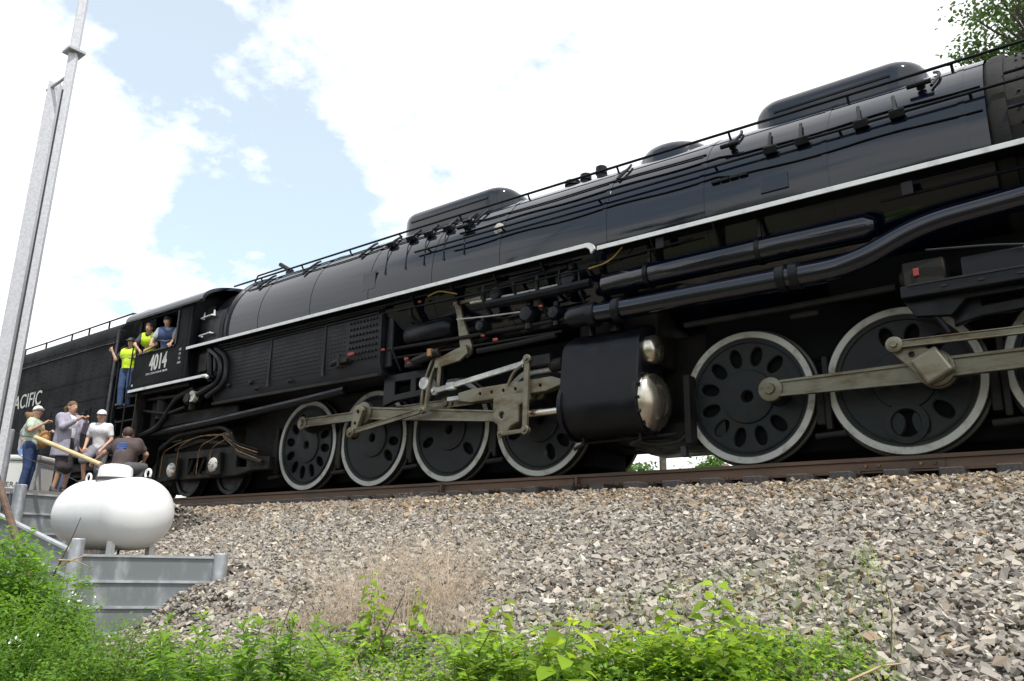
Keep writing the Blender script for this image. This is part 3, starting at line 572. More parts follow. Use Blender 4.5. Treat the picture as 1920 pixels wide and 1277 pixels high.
for Xm in (.93, 2.78, 4.63, 9.77, 11.62, 13.5, -.98):
    b = MB(); b.box(Xm-.09, Xm+.02, -.79, -.68, .42, 1.05); b.box(Xm+.03, Xm+.10, -.84, -.74, .35, 1.25); b.build('brake_hanger', 'grimy', loco, 0, .02)
    P([(Xm-.1, -.82, .28), (Xm+.25, -.82, .3)], .04, 'grimy', 'brake_beam')
# --- rods
def rod(p0, p1, y, h, th=.07, e0=.13, e1=.13, nm='side_rod', m='rod', h1=None, flute=True):
    a, c = Vector((p0[0], p0[1])), Vector((p1[0], p1[1])); d = (c-a).normalized(); n = Vector((-d.y, d.x)); h1 = h1 or h
    s0, s1 = a+d*e0*.75, c-d*e1*.75; b = MB()
    if flute:
        b.prism([tuple(s0-n*h/2), tuple(s1-n*h1/2), tuple(s1+n*h1/2), tuple(s0+n*h/2)], y-th*.18, y+th*.5)
        for sg in (-1, 1): b.prism([tuple(s0+n*sg*h*.5), tuple(s1+n*sg*h1*.5), tuple(s1+n*sg*h1*.34), tuple(s0+n*sg*h*.34)], y-th/2, y+th*.5+.001)
    else: b.prism([tuple(s0-n*h/2), tuple(s1-n*h1/2), tuple(s1+n*h1/2), tuple(s0+n*h/2)], y-th/2, y+th/2)
    for q, e in ((a, e0), (c, e1)): b.lathe([(-th*.62, 0), (-th*.62, e*.88), (-th*.5, e), (th*.5, e), (th*.5, 0)], (q.x, y, q.y), 'Y', 24)
    o = b.build(nm, m, loco, 30, .004)
    for q, e in ((a, e0), (c, e1)): MB().lathe([(-.035, 0), (-.035, e*.42), (-.0, e*.5)], (q.x, y-th*.62, q.y), 'Y', 8).build('pin_cap', m, o, 30)
    return o
def pin(i): return (AX[i]+(.17 if i < 4 else .406), WR+(.37 if i < 4 else 0.))
rod(pin(0), pin(1), -1.06, .17); rod(pin(1), pin(2), -1.05, .15, m='rod'); rod(pin(2), pin(3), -1.06, .15)
rod(pin(4), pin(5), -1.06, .20, h1=.24, e0=.15, e1=.2); rod(pin(5), pin(6), -1.06, .16); rod(pin(6), pin(7), -1.06, .16)
CZ = .88
def engine(dx, front):
    mp = pin(5 if front else 1); ch = (5.25+dx, CZ)
    if front: ch = (mp[0]+math.sqrt(3.3**2-(mp[1]-CZ)**2), CZ)
    else: ch = (mp[0]+math.sqrt(3.25**2-(mp[1]-CZ)**2), CZ)
    rod(mp, ch, -1.18, .22, .09, .2, .14, 'main_rod', h1=.17)
    # eccentric crank, rod and link
    b = MB(); ec = (mp[0]-.10, mp[1]-.36) if not front else (mp[0]-.34, mp[1]+.27)
    loop = [tuple(Vector(mp)+Vector((.13*math.cos(t), .13*math.sin(t)))) for t in np.linspace(.2, PI-.2, 9)]+[tuple(Vector(ec)+Vector((.07*math.cos(t), .07*math.sin(t)))) for t in np.linspace(PI+.2, 2*PI-.2, 7)] if not front else None
    if front:
        d = (Vector(ec)-Vector(mp)).normalized(); t0 = math.atan2(d.y, d.x)
        loop = [tuple(Vector(mp)+Vector((.17*math.cos(t), .17*math.sin(t)))) for t in np.linspace(t0+1.4, t0+2*PI-1.4, 11)]+[tuple(Vector(ec)+Vector((.08*math.cos(t), .08*math.sin(t)))) for t in np.linspace(t0-1.3, t0+1.3, 7)]
    mid = (Vector(mp)*.45+Vector(ec)*.55)
    plate('eccentric_crank', [loop, circ(mp[0], mp[1], .035, 12), circ(mid.x, mid.y, .03, 12)], -1.30, .09, 'rod', loco, .012)
    if front: MB().box(mp[0]-.15, mp[0]+.15, -1.39, -1.23, mp[1]-.16, mp[1]+.16, Matrix.Translation((mp[0], 0, mp[1])) @ Matrix.Rotation(-.5, 4, 'Y') @ Matrix.Translation((-mp[0], 0, -mp[1]))).build('crank_block', 'rod', loco, 0, .03)
    lb = (3.62+dx, 1.10); lt = (3.88+dx, 1.98)
    rod(ec, lb, -1.38, .085, .05, .09, .06, 'eccentric_rod', flute=True)
    # expansion link: slotted curved bar
    A, B = Vector(lb), Vector(lt); d = (B-A).normalized(); n = Vector((-d.y, d.x)); cur = lambda t, o: tuple(A+(B-A)*t+n*(o+.07*(1-(2*t-1)**2)))
    outer = [cur(t, .075) for t in np.linspace(0, 1, 12)]+[tuple(B+d*.06)]+[cur(t, -.075) for t in np.linspace(1, 0, 12)]+[tuple(A-d*.04)]
    inner = [cur(t, .034) for t in np.linspace(.1, .93, 12)]+[cur(t, -.034) for t in np.linspace(.93, .1, 12)]
    plate('expansion_link', [outer, inner], -1.34, .07, 'rod', loco, .008)
    MB().lathe([(-.08, 0), (-.08, .10), (0, .12), (.1, .12)], (3.62+dx, -1.30, 1.55), 'Y', 18).build('link_trunnion', 'silver', loco, 30)
    rod((3.78+dx, 1.42), (5.62+dx, 1.64), -1.27, .08, .05, .07, .07, 'radius_rod', 'silver', flute=False)
    MB().box(4.05+dx, 4.22+dx, -1.31, -1.23, 1.40, 1.52, None).build('die_block', 'silver', loco, 0, .01)
    # guide, crosshead, combination lever
    gl = [[(4.3+dx, 1.33), (4.55+dx, 1.36), (6.1+dx, 1.38), (6.28+dx, 1.32), (6.28+dx, 1.24), (6.0+dx, 1.17), (4.55+dx, 1.15), (4.3+dx, 1.20)]]+[circ(4.75+.23*k+dx, 1.265, .026, 10) for k in range(6)]
    plate('crosshead_guide', gl, -1.20, .16, 'rod', loco, .012)
    MB().box(4.02+dx, 4.34+dx, -1.24, -1.16, 1.23, 1.30).build('guide_bar', 'silver', loco, 0, .01)
    cl = [[(5.05+dx, 1.17), (5.72+dx, 1.19), (5.72+dx, 1.08), (5.55+dx, 1.0), (5.55+dx, .76), (5.4+dx, .70), (5.33+dx, .60), (5.19+dx, .60), (5.14+dx, .74), (5.06+dx, .80), (5.05+dx, 1.0)], circ(5.22+dx, .88, .05, 12)]
    plate('crosshead', cl, -1.22, .20, 'rod', loco, .02)
    MB().tube([(5.4+dx, -1.2, CZ), (6.5+dx, -1.2, CZ)], .055, 16).build('piston_rod', 'steel', loco)
    rod((5.70+dx, 1.68), (5.68+dx, .62), -1.33, .085, .05, .07, .07, 'combination_lever', flute=False)
    rod((5.20+dx, .60), (5.68+dx, .62), -1.30, .06, .05, .05, .06, 'union_link', flute=False)
    MB().tube([(5.55+dx, -1.18, 1.50), (6.6+dx, -1.18, 1.52)], .04, 12).build('valve_stem', 'silver', loco)
    b = MB(); b.box(5.6+dx, 6.1+dx, -1.32, -1.12, 1.55, 1.72); b.lathe([(0, .1), (.22, .1)], (6.05+dx, -1.2, 1.56), 'X', 16, caps=True); b.build('valve_crosshead', 'grimy', loco, 0, .02)
    P(bend([(5.3+dx, -1.28, 1.33), (5.42+dx, -1.28, 1.55), (5.7+dx, -1.28, 1.66)], .15), .025, 'rod', 'bent_lever')
    # reverse arms
    lv = [(4.18+dx, 2.82), (4.30+dx, 2.84), (4.36+dx, 2.6), (4.60+dx, 2.05), (4.57+dx, 1.93), (4.47+dx, 1.87), (4.37+dx, 1.93), (4.25+dx, 2.6)]
    plate('reverse_arm', [lv, circ(4.47+dx, 1.98, .035, 10)], -1.30, .06, 'rod', loco, .008)
    lv = [(4.53+dx, 2.06), (4.56+dx, 1.92), (4.40+dx, 1.82), (3.88+dx, 1.76), (3.86+dx, 1.90), (4.3+dx, 2.02)]
    plate('reverse_arm', [lv], -1.37, .05, 'rod', loco, .008)
    MB().box(4.16+dx, 4.75+dx, -1.33, -1.27, 2.79, 2.85).build('reach_rod', 'rod', loco, 0, .01)
    for zz in (1.42, 1.9): MB().tube([(3.95+dx, -1.38, 1.45), (3.98+dx, -1.38, 1.85)], .03, 8).build('lifting_link', 'rod', loco) if zz < 1.5 else None
    br = [[(2.5+dx, 1.78), (2.62+dx, 1.84), (3.9+dx, 1.84), (3.9+dx, 1.42), (2.75+dx, 1.36), (2.5+dx, 1.3)], [(2.78+dx, 1.70), (3.15+dx, 1.70), (3.15+dx, 1.50), (2.78+dx, 1.48)], [(3.28+dx, 1.70), (3.55+dx, 1.70), (3.55+dx, 1.52), (3.28+dx, 1.50)]]
    plate('link_bracket', br, -1.16, .10, 'black', loco, .015)
    # cylinder with valve chest
    b = MB(); sec = [(-1.0, 1.95), (-1.16, 1.93)]+[(-1.19+.30*math.cos(t), 1.56+.30*math.sin(t)) for t in np.linspace(PI*.62, PI*1.02, 8)]+[(-1.53, 1.2)]+[(-1.12+.44*math.cos(t), .87+.44*math.sin(t)) for t in np.linspace(PI*1.0, PI*1.5, 12)]+[(-.8, .45), (-.8, 1.95)]
    b.prism(sec, 6.42+dx, 7.66+dx, 'YZ'); cy = b.build('cylinder', 'black', loco, 40, .025)
    for X in (6.44, 7.62): MB().lathe([(-.03, .40), (-.03, .455), (.03, .455), (.03, .40)], (X+dx, -1.14, .86), 'X', 48).build('cylinder_flange', 'black', cy, 30)
    MB().lathe([(7.66+dx, .40), (7.70+dx, .39), (7.74+dx, .36), (7.82+dx, .26), (7.86+dx, .12), (7.87+dx, 0)], (0, -1.14, .86), 'X', 48).build('cylinder_head', 'steel', cy, 60)
    MB().lathe([(7.66+dx, .20), (7.76+dx, .195), (7.80+dx, .17), (7.83+dx, .09), (7.84+dx, 0)], (0, -1.19, 1.56), 'X', 36).build('valve_head', 'steel', cy, 60)
    MB().lathe([(6.36+dx, 0), (6.36+dx, .16), (6.42+dx, .19)], (0, -1.19, 1.56), 'X', 30).build('valve_gland', 'silver', cy, 40)
    MB().lathe([(6.34+dx, 0), (6.34+dx, .25), (6.42+dx, .34)], (0, -1.14, .86), 'X', 30).build('cylinder_gland', 'black', cy, 40)
    b = MB()
    for t in np.linspace(0, 2*PI, 14, endpoint=False): b.lathe([(7.65+dx, .02), (7.69+dx, .02), (7.695+dx, 0)], (0, -1.14+.425*math.cos(t), .86+.425*math.sin(t)), 'X', 6)
    tag(b.build('bolt_ring', 'black', cy, 0), kind='stuff')
    for X in (6.75, 7.15): MB().tube([(X+dx, -1.18, 1.9), (X+dx, -1.2, 2.25)], .05 if X < 7 else .10, 12).build('steam_port', 'black', cy)
    for X in (6.6, 7.5): MB().tube([(X+dx, -1.2, .50), (X+dx, -1.2, .36), (X-.15+dx, -1.2, .30)], .028, 8).build('drain_cock', 'grimy', cy)
engine(0, False); engine(8.839, True)
# far side cylinders keep the loco solid from other places
MB().box(6.42, 7.66, .8, 1.5, .45, 1.9).build('cylinder', 'black', loco, 0, .1); MB().box(15.26, 16.5, .8, 1.5, .45, 1.9).build('cylinder', 'black', loco, 0, .1)
MB().box(10.0, 15.5, -1.0, 1.0, 1.9, 2.3).build('boiler_bearing', 'dark_inside', loco, 0, .05)
# --- big exhaust pipe, reservoirs, fittings under the running board
P(bend([(6.62, -1.45, 2.14), (7.3, -1.45, 2.12), (10.45, -1.45, 2.10), (11.15, -1.42, 2.42), (12.4, -1.40, 2.52), (13.8, -1.3, 2.7)], .5, 8), .135, 'boiler', 'exhaust_pipe', seg=24)
for X, r in ((6.95, .165), (7.35, .175), (9.62, .165), (9.78, .165)): MB().lathe([(-.06, r-.04), (-.05, r), (.05, r), (.06, r-.04)], (X, -1.45, 2.115), 'X', 24).build('pipe_flange', 'black', loco, 30)
MB().lathe([(6.5, 0), (6.52, .11), (6.6, .155), (7.0, .155)], (0, -1.45, 2.14), 'X', 24).build('pipe_elbow', 'black', loco, 40)
MB().lathe([(7.02, 0), (7.04, .1), (7.12, .165), (10.6, .165), (10.7, .1), (10.72, 0)], (0, -1.38, 2.55), 'X', 32).build('air_reservoir', 'boiler', loco, 40)
for X in (7.8, 9.35): MB().lathe([(-.03, .165), (-.03, .178), (.03, .178), (.03, .165)], (X, -1.38, 2.55), 'X', 32).build('reservoir_strap', 'black', loco, 30); MB().box(X-.02, X+.02, -1.40, -1.36, 2.7, 3.02).build('bracket', 'black', loco, 0)
MB().lathe([(3.0, 0), (3.02, .12), (3.12, .2), (4.0, .2), (4.1, .12), (4.12, 0)], (0, -1.2, 2.45), 'X', 28).build('air_reservoir', 'black', loco, 40)
for x0, x1, y, z0, z1, r, m in ((2.7, 6.9, -1.52, 2.86, 2.80, .014, 'black'), (-2.4, 2.7, -1.46, 2.99, 2.99, .02, 'black'), (-2.3, 6.6, -1.5, 3.04, 3.02, .018, 'black'), (4.6, 6.3, -1.4, 2.74, 2.70, .022, 'silver'), (5.0, 6.9, -1.45, 2.62, 2.60, .075, 'black'), (4.3, 5.6, -1.38, 2.52, 2.42, .012, 'silver'), (2.7, 6.4, -1.35, 2.25, 2.18, .03, 'grimy'), (2.8, 6.3, -1.3, 2.1, 2.02, .02, 'grimy'), (4.8, 6.5, -1.42, 2.9, 2.95, .05, 'black'), (6.9, 8.5, -1.5, 2.85, 2.88, .015, 'black'), (10.8, 14, -1.45, 2.8, 2.85, .02, 'black'), (8.2, 10.8, -1.2, 1.82, 1.84, .04, 'grimy'), (4.7, 6.2, -1.3, 1.95, 1.98, .045, 'grimy')):
    P([(x0, y, z0), ((x0+x1)/2, y, (z0+z1)/2-.01), (x1, y, z1)], r, m, seg=8)
for X, Z, h in ((4.9, 2.7, .5), (5.5, 2.75, .35), (5.95, 2.6, .6), (6.35, 2.7, .5), (3.3, 2.75, .3), (6.7, 2.5, .6), (2.9, 2.2, .7)):
    P(bend([(X, -1.44, Z+h/2), (X, -1.44, Z), (X+.1, -1.3, Z-h/2)], .1), rnd.uniform(.018, .04), 'black', seg=8)
for X, Z, r in ((5.15, 2.78, .13), (5.75, 2.35, .15), (6.25, 2.28, .12), (4.85, 2.3, .1), (6.5, 2.75, .16)):
    b = MB(); b.lathe([(-.12, 0), (-.11, r*.7), (-.04, r), (.1, r), (.12, r*.8)], (X, -1.36, Z), 'Y', 16); b.tube([(X, -1.36, Z-r*1.5), (X, -1.36, Z+r*1.5)], r*.4, 8); b.build('air_valve', 'black', loco, 40)
for X, Z, s in ((2.72, 2.22, .05), (3.30, 1.98, .06), (3.36, 1.90, .04), (4.95, 2.12, .04), (5.2, 2.02, .06), (6.05, 2.40, .045), (5.85, 2.66, .04), (3.55, 2.93, .05)):
    MB().box(X-s*.7, X+s*.6, -1.5, -1.46, Z-s*.4, Z+s*.4, None).build('valve_handle', 'red', loco, 0, .01)
P(bend([(3.75, -1.5, 2.98), (4.0, -1.52, 3.03), (4.4, -1.5, 2.9)], .2), .012, 'brass', seg=6); P(bend([(6.9, -1.5, 2.8), (7.25, -1.52, 2.82), (7.45, -1.5, 3.0)], .15), .011, 'brass', seg=6)
b = MB(); b.tube([(3.4, -1.4, 1.93), (3.95, -1.4, 2.02)], .07, 12); b.box(3.2, 3.5, -1.42, -1.3, 1.86, 1.98); b.build('power_reverse', 'grimy', loco, 30, .01)
b = MB(); b.box(3.78, 3.86, -1.5, -1.4, 1.95, 2.08); b.build('brass_fitting', 'copper', loco, 0, .01)
# small white-ish plates
for X, Z in ((8.05, 2.93), (11.1, 2.86)): MB().box(X-.06, X+.06, -1.56, -1.53, Z-.10, Z+.06).build('small_plate', 'firebox', loco, 0, .01)
# --- lubricator shelf above the front drivers
lub = MB().box(10.9, 13.6, -1.5, -1.0, 1.60, 1.74).build('lubricator_shelf', 'black', loco, 0, .015)
MB().box(10.98, 13.6, -1.515, -1.502, 1.725, 1.745).build('shelf_edge', 'firebox', lub, 0)
b = MB(); b.box(10.93, 11.35, -1.45, -1.1, 1.745, 2.02); b.lathe([(10.86, 0), (10.88, .09), (10.93, .1)], (0, -1.28, 1.88), 'X', 14); b.build('mechanical_lubricator', 'grimy', lub, 30, .02)
MB().box(11.04, 11.10, -1.47, -1.45, 1.84, 1.93, None).build('oil_tag', 'red', lub, 0, .01)
b = MB(); b.box(11.5, 12.1, -1.42, -1.1, 1.745, 1.98); b.build('mechanical_lubricator', 'black', lub, 0, .02)
for k in range(3): MB().box(11.3+.35*k, 11.36+.35*k, -1.518, -1.51, 1.66, 1.68).build('slot', 'firebox', lub, 0)
plate('guide_yoke', [[(10.9, 1.6), (12.8, 1.6), (12.8, 1.38), (12.25, 1.38), (12.1, 1.54), (11.5, 1.54), (11.35, 1.38), (11.0, 1.42)]], -1.32, .08, 'black', loco, .01)
P(bend([(11.2, -1.5, 2.1), (11.8, -1.5, 2.02), (12.4, -1.5, 1.9)], .1), .012, 'firebox', seg=6); P([(11.3, -1.3, 1.2), (11.1, -1.3, 1.6)], .03, 'black')
MB().box(9.55, 9.9, -1.1, -1.0, 1.70, 1.78).build('bracket', 'grimy', loco, 0, .02)
# pilot end, outside the frame
b = MB(); b.prism([(16.6, .3), (17.2, .3), (17.6, .9), (17.6, 1.35), (16.6, 1.35)], -1.4, 1.4); b.build('pilot', 'black', loco, 0, .05)
MB().lathe([(4.6, .55), (4.95, .5), (5.0, .45)], (14.2, 0, 0), 'Z', 28).build('smokestack', 'black', loco, 40)

# ------------------------------------------------------------------ tender
tender = empty('locomotive_tender', (-10, 0, 0), 'black riveted tender lettered in silver, coupled behind the locomotive cab', 'tender')
b = MB(); TX0, TX1 = -20.5, -6.62
sec = [(-1.42, .95), (-1.60, 1.05), (-1.60, 3.92)]+[(-1.22-.38*math.cos(t), 3.92+.42*math.sin(t)) for t in np.linspace(.15, PI/2, 10)]; sec += [(-y, z) for y, z in reversed(sec)]
b.prism(sec, TX0, TX1, 'YZ'); body = b.build('tank_body', 'tender', tender, 30, .03)
b = MB()
for X in np.arange(-14.6, -6.8, .46):
    for Z in np.arange(1.3, 3.95, .125):
        b.box(X-.011, X+.011, -1.610, -1.598, Z-.011, Z+.011)
for Z in (1.2, 2.42, 2.98, 3.88):
    for X in np.arange(-14.8 if Z != 2.42 else -9.6, -6.7, .085): b.box(X-.011, X+.011, -1.610, -1.598, Z-.011, Z+.011)
for Z in np.arange(1.1, 3.95, .075):
    for X in (-6.74, -6.66): b.box(X-.013, X+.013, -1.612, -1.598, Z-.013, Z+.013)
tag(b.build('rivets', 'tender', body, 0), kind='stuff')
for Z in (2.98, 2.44): MB().box(-14.8 if Z > 2.5 else -9.6, -6.63, -1.606, -1.598, Z-.04, Z+.04).build('seam_strip', 'tender', body, 0)
MB().box(-8.6, -7.45, -1.615, -1.60, 1.62, 2.22).build('louvre_door', 'tender', body, 0, .01)
for k in range(7): MB().box(-7.9, -7.55, -1.63, -1.612, 1.7+.065*k, 1.72+.065*k).build('louvre_slat', 'black', body, 0)
text('lettering', 'UNION PACIFIC', .56, (-10.36, -1.615, 2.59), 'lettering', body, .003, .98, .002, align='RIGHT', space=1.04)
MB().box(TX1-.02, TX1+.12, -1.62, -1.45, .9, 4.05).build('corner_post', 'black', body, 0, .02)
tr = MB().tube([(-14.5, -1.12, 4.62), (-11.9, -1.12, 4.62), (-7.0, -1.12, 4.66), (-6.85, -1.12, 4.62)], .022, 8).build('roof_handrail', 'black', body)
for X in (-13.3, -11.9, -10.3, -9.3, -8.2, -7.0): MB().tube([(X, -1.12, 4.3), (X, -1.12, 4.64)], .025, 6).build('handrail_post', 'black', tr)
P(bend([(-6.9, -1.1, 4.6), (-6.3, -1.0, 4.70), (-5.4, -.9, 4.56)], .4), .02, 'black', par=body)
P(bend([(-6.62, -1.62, 3.72), (-7.2, -1.63, 3.74), (-14.5, -1.63, 3.74)], .1), .016, 'black', nm='handrail', par=body)
MB().prism([(-1.3, 3.9), (-1.25, 4.45), (-.8, 4.75), (.8, 4.75), (1.25, 4.45), (1.3, 3.9)], -7.0, -6.55, 'YZ').build('front_hood', 'tender', body, 30, .04)
MB().box(TX0, TX1+.2, -1.25, 1.25, .72, .96).build('frame', 'grimy', tender, 0, .03)
for i, X in enumerate((-7.7, -9.5, -11.9, -13.6, -15.3, -17, -18.7)):
    for s in (-1, 1):
        MB().lathe([(s*a, r) for a, r in ((.82, 0), (.82, .12), (.78, .16), (.76, .42), (.80, .45), (.80, .53), (.66, .53), (.65, .56), (.63, .56), (.63, 0))], (X, 0, .535), 'Y', 28).build('wheel', 'wheel', tender, 35)
    jb = MB().box(X-.17, X+.17, -1.12, -.84, .38, .72).build('journal_box', 'grimy', tender, 0, .03)
    MB().box(X-.12, X+.12, -1.145, -1.115, .42, .66).build('journal_lid', 'firebox', jb, 0, .02)
b = MB(); b.prism([(-10.1, .35), (-10.1, .6), (-9.9, .78), (-7.3, .78), (-7.1, .6), (-7.1, .35), (-7.35, .35), (-7.45, .62), (-9.75, .62), (-9.85, .35)], -1.05, -.95); b.build('truck_frame', 'grimy', tender, 0)
for Z in (1.16, 1.32): MB().tube([(-12, -1.5, Z-.05), (-6.8, -1.5, Z)], .035, 8).build('pipe', 'firebox' if Z > 1.2 else 'grimy', tender)
P(bend([(-6.6, -1.3, 1.0), (-6.3, -1.3, .6), (-5.9, -1.3, .7)], .2), .06, 'grimy', nm='hose', par=tender); P(bend([(-6.55, -1.45, 1.6), (-6.35, -1.48, 1.9), (-6.35, -1.48, 1.0)], .15), .02, 'black', par=tender)
MB().box(-6.62, -5.6, -1.2, 1.2, .85, 1.4).build('drawbar_casting', 'grimy', tender, 0, .05)

# ------------------------------------------------------------------ galvanised retaining walls, posts, gas tank
def wall_panel(parent, p0, p1, z0, z1, m='galv_panel', t=.03, z0b=None, z1b=None):
    a, c = Vector((*p0, 0)), Vector((*p1, 0)); d = (c-a).normalized(); n = Vector((d.y, -d.x, 0))*t/2; z0b = z0 if z0b is None else z0b; z1b = z1 if z1b is None else z1b
    q = MB(); V = []
    for e, lo, hi in ((a, z0, z1), (c, z0b, z1b)):
        for sg in (-1, 1): V += [e+n*sg+Vector((0, 0, lo)), e+n*sg+Vector((0, 0, hi))]
    q.add(V, [(0, 1, 3, 2), (4, 6, 7, 5), (0, 4, 5, 1), (2, 3, 7, 6), (1, 5, 7, 3), (0, 2, 6, 4)])
    o = q.build('panel', m, parent, 0)
    q = MB(); n2 = n*2.6; V = []
    for e, hi in ((a, z1), (c, z1b)):
        for sg in (-1, 1): V += [e+n2*sg+Vector((0, 0, hi-.012)), e+n2*sg+Vector((0, 0, hi+.014))]
    q.add(V, [(0, 1, 3, 2), (4, 6, 7, 5), (0, 4, 5, 1), (2, 3, 7, 6), (1, 5, 7, 3), (0, 2, 6, 4)]); q.build('flange', 'galv', o, 0)
    return o
def post(parent, x, y, z0, z1, r=.075, nm='post', sec='pipe'):
    b = MB()
    if sec == 'pipe': b.lathe([(z0, r), (z1-.01, r), (z1, r-.01), (z1, 0)], (x, y, 0), 'Z', 20)
    else:
        for sg in (-1, 1): b.box(x-r, x+r, y+sg*r-.008, y+sg*r+.008, z0, z1)
        b.box(x-.008, x+.008, y-r, y+r, z0, z1)
    return b.build(nm, 'galv', parent, 40)
LW, RW = (3.40, -6.33), (4.10, -5.12); H = .272
lowall = empty('retaining_wall', (3.4, -6.33, -2.0), 'low galvanised steel panel retaining wall holding the terrace under the white gas tank', 'wall')
for k in range(4): wall_panel(lowall, LW, RW, -1.245-H*(k+1), -1.245-H*k-.004)
post(lowall, LW[0]-.02, LW[1]-.05, -2.4, -1.07); post(lowall, RW[0]+.05, RW[1]+.03, -2.0, -1.20, .08); post(lowall, RW[0]-.01, RW[1]+.11, -2.0, -1.35, .05)
for k in range(3): wall_panel(lowall, LW, (1.4, -6.62), -1.245-H*(k+1), -1.245-H*k-.004, z0b=-.72-H*(k+1), z1b=-.72-H*k-.004)
upwall = empty('retaining_wall', (-.3, -5.68, -1.4), 'tall galvanised steel panel wall below the onlookers beside the poles', 'wall')
for k in range(4): wall_panel(upwall, (-.3, -5.75), (-.3, -3.8), -.40-.28*(k+1), -.40-.28*k-.004, 'galv_panel')
for k in range(4): wall_panel(upwall, (-.3, -5.75), (-6.0, -5.9), -.40-.28*(k+1), -.40-.28*k-.004, 'galv_panel')
for k in range(4): wall_panel(upwall, (-.24, -5.78), (1.4, -6.62), -1.0-.28*(k+1), -1.0-.28*k-.004, 'galv_panel', z0b=-1.2-.28*(k+1), z1b=-1.2-.28*k)
post(upwall, -.28, -5.90, -2.2, .50, .05); post(upwall, -.22, -5.66, -2.2, -.28, .085); post(upwall, 1.4, -6.62, -2.6, -.70, .08); post(upwall, -.28, -4.3, -1.6, -.42, .06, sec='h')
# gas tank
TC = Vector(at_depth(210, 964, 10.1)); TR, TL = .435, 1.02
tank = empty('gas_tank', (TC.x, TC.y, -1.33), 'white horizontal propane tank with a domed lid standing on the walled terrace', 'gas tank')
ang = Rd(4)
def tm(p): return Vector((TC.x+p[0]*math.cos(ang)-p[1]*math.sin(ang), TC.y+p[0]*math.sin(ang)+p[1]*math.cos(ang), TC.z+p[2]))
def tb(b): b.v = [tuple(tm(p)) for p in b.v]; return b
prof = [(-TL/2-TR*1.0*math.cos(t), TR*math.sin(t)) for t in np.linspace(0, PI/2, 14)]+[(x_, TR) for x_ in np.linspace(-TL/2+.02, -.03, 8)]+[(-.012, TR), (-.006, TR+.0015), (.006, TR+.0015), (.012, TR)]+[(x_, TR) for x_ in np.linspace(.03, TL/2-.02, 8)]+[(TL/2+TR*1.0*math.cos(t), TR*math.sin(t)) for t in np.linspace(PI/2, 0, 14)]
tk = tb(MB().lathe(prof, (0, 0, 0), 'X', 48)).build('vessel', 'tank_white', tank, 60)
tb(MB().lathe([(TR-.05, .205), (TR+.10, .20), (TR+.14, .188), (TR+.17, .15), (TR+.185, .08), (TR+.187, 0)], (-.05, 0, 0), 'Z', 32)).build('dome_lid', 'tank_white', tank, 50)
tb(MB().lathe([(TR-.03, .218), (TR+.012, .218), (TR+.014, .20)], (-.05, 0, 0), 'Z', 32)).build('lid_collar', 'ink', tank, 50)
for sx in (-1, 1): tb(MB().tube([(sx*.66+.055*math.cos(t), 0, TR+.035+.055*math.sin(t)) for t in np.linspace(-.7, PI+.7, 12)], .014, 8)).build('lifting_eye', 'tank_white', tank)
for sx in (-1, 1):
    for sy in (-1, 1): tb(MB().box(sx*.5-.045, sx*.5+.045, sy*.25-.03, sy*.25+.03, -.62, -TR*.72)).build('leg', 'tank_white', tank, 0, .005)
    tb(MB().box(sx*.5-.1, sx*.5+.1, -.32, .32, -.66, -.60)).build('foot_block', 'firebox', tank, 0, .01)
P(bend([tuple(tm(p)) for p in ((.1, .1, -TR+.02), (.15, .05, -.52), (.5, -.1, -.58), (.9, -.2, -.62))], .1), .014, 'cable', nm='gas_line', par=tank, seg=6)
# --- tilt mast: fixed post with a taller mast beside it
def sq_pole(parent, p0, p1, w, nm, m='galv_pole'):
    a, c = Vector(p0), Vector(p1); d = (c-a).normalized(); u = d.cross(Vector((-.82, .57, 0))).normalized(); w2 = d.cross(u); b = MB()
    V = [e+u*sx*w/2+w2*sy*w/2 for e in (a, c) for sx, sy in ((-1, -1), (1, -1), (1, 1), (-1, 1))]
    b.add(V, [(0, 1, 2, 3), (4, 7, 6, 5)]+[(k, (k+1) % 4, 4+(k+1) % 4, 4+k) for k in range(4)]); return b.build(nm, m, parent, 0, .012)
def floor_pt(px, py, X): d = ray(px, py); return CAM+d*((X-CAM[0])/d[0])
B0 = floor_pt(4, 800, .25); mast = empty('antenna_mast', (B0[0], B0[1], -.4), 'tall pale galvanised square antenna mast hinged to a shorter thick post', 'mast')
T0 = at_depth(105, 157, 11.3); base = Vector((T0[0], T0[1], -1.3)); sq_pole(mast, base, (T0[0], T0[1], T0[2]), .15, 'fixed_post')
T1 = at_depth(157, 0, 11.15); T1 = Vector((T1[0], T1[1], T1[2])); sq_pole(mast, (T1.x, T1.y, -1.0), (T1.x, T1.y, T1.z+3.0), .105, 'upper_mast')
Tc = at_depth(140, 117, 11.15)
b = MB(); M = Matrix.Translation((T1.x, T1.y, Tc[2])); b.box(-.11, .11, -.11, .11, -.02, .02, M); b.build('collar', 'galv', mast, 0, .004)
MB().tube([(T0[0]-.10, T0[1]-.06, T0[2]-.10), (T1.x+.05, T1.y+.02, T0[2]-.10)], .02, 8).build('hinge_bolt', 'galv', mast)
MB().tube([(T1.x+.02, T1.y-.06, -1.0), (T1.x+.02, T1.y-.06, T0[2]-.4)], .012, 6).build('cable', 'cable', mast)
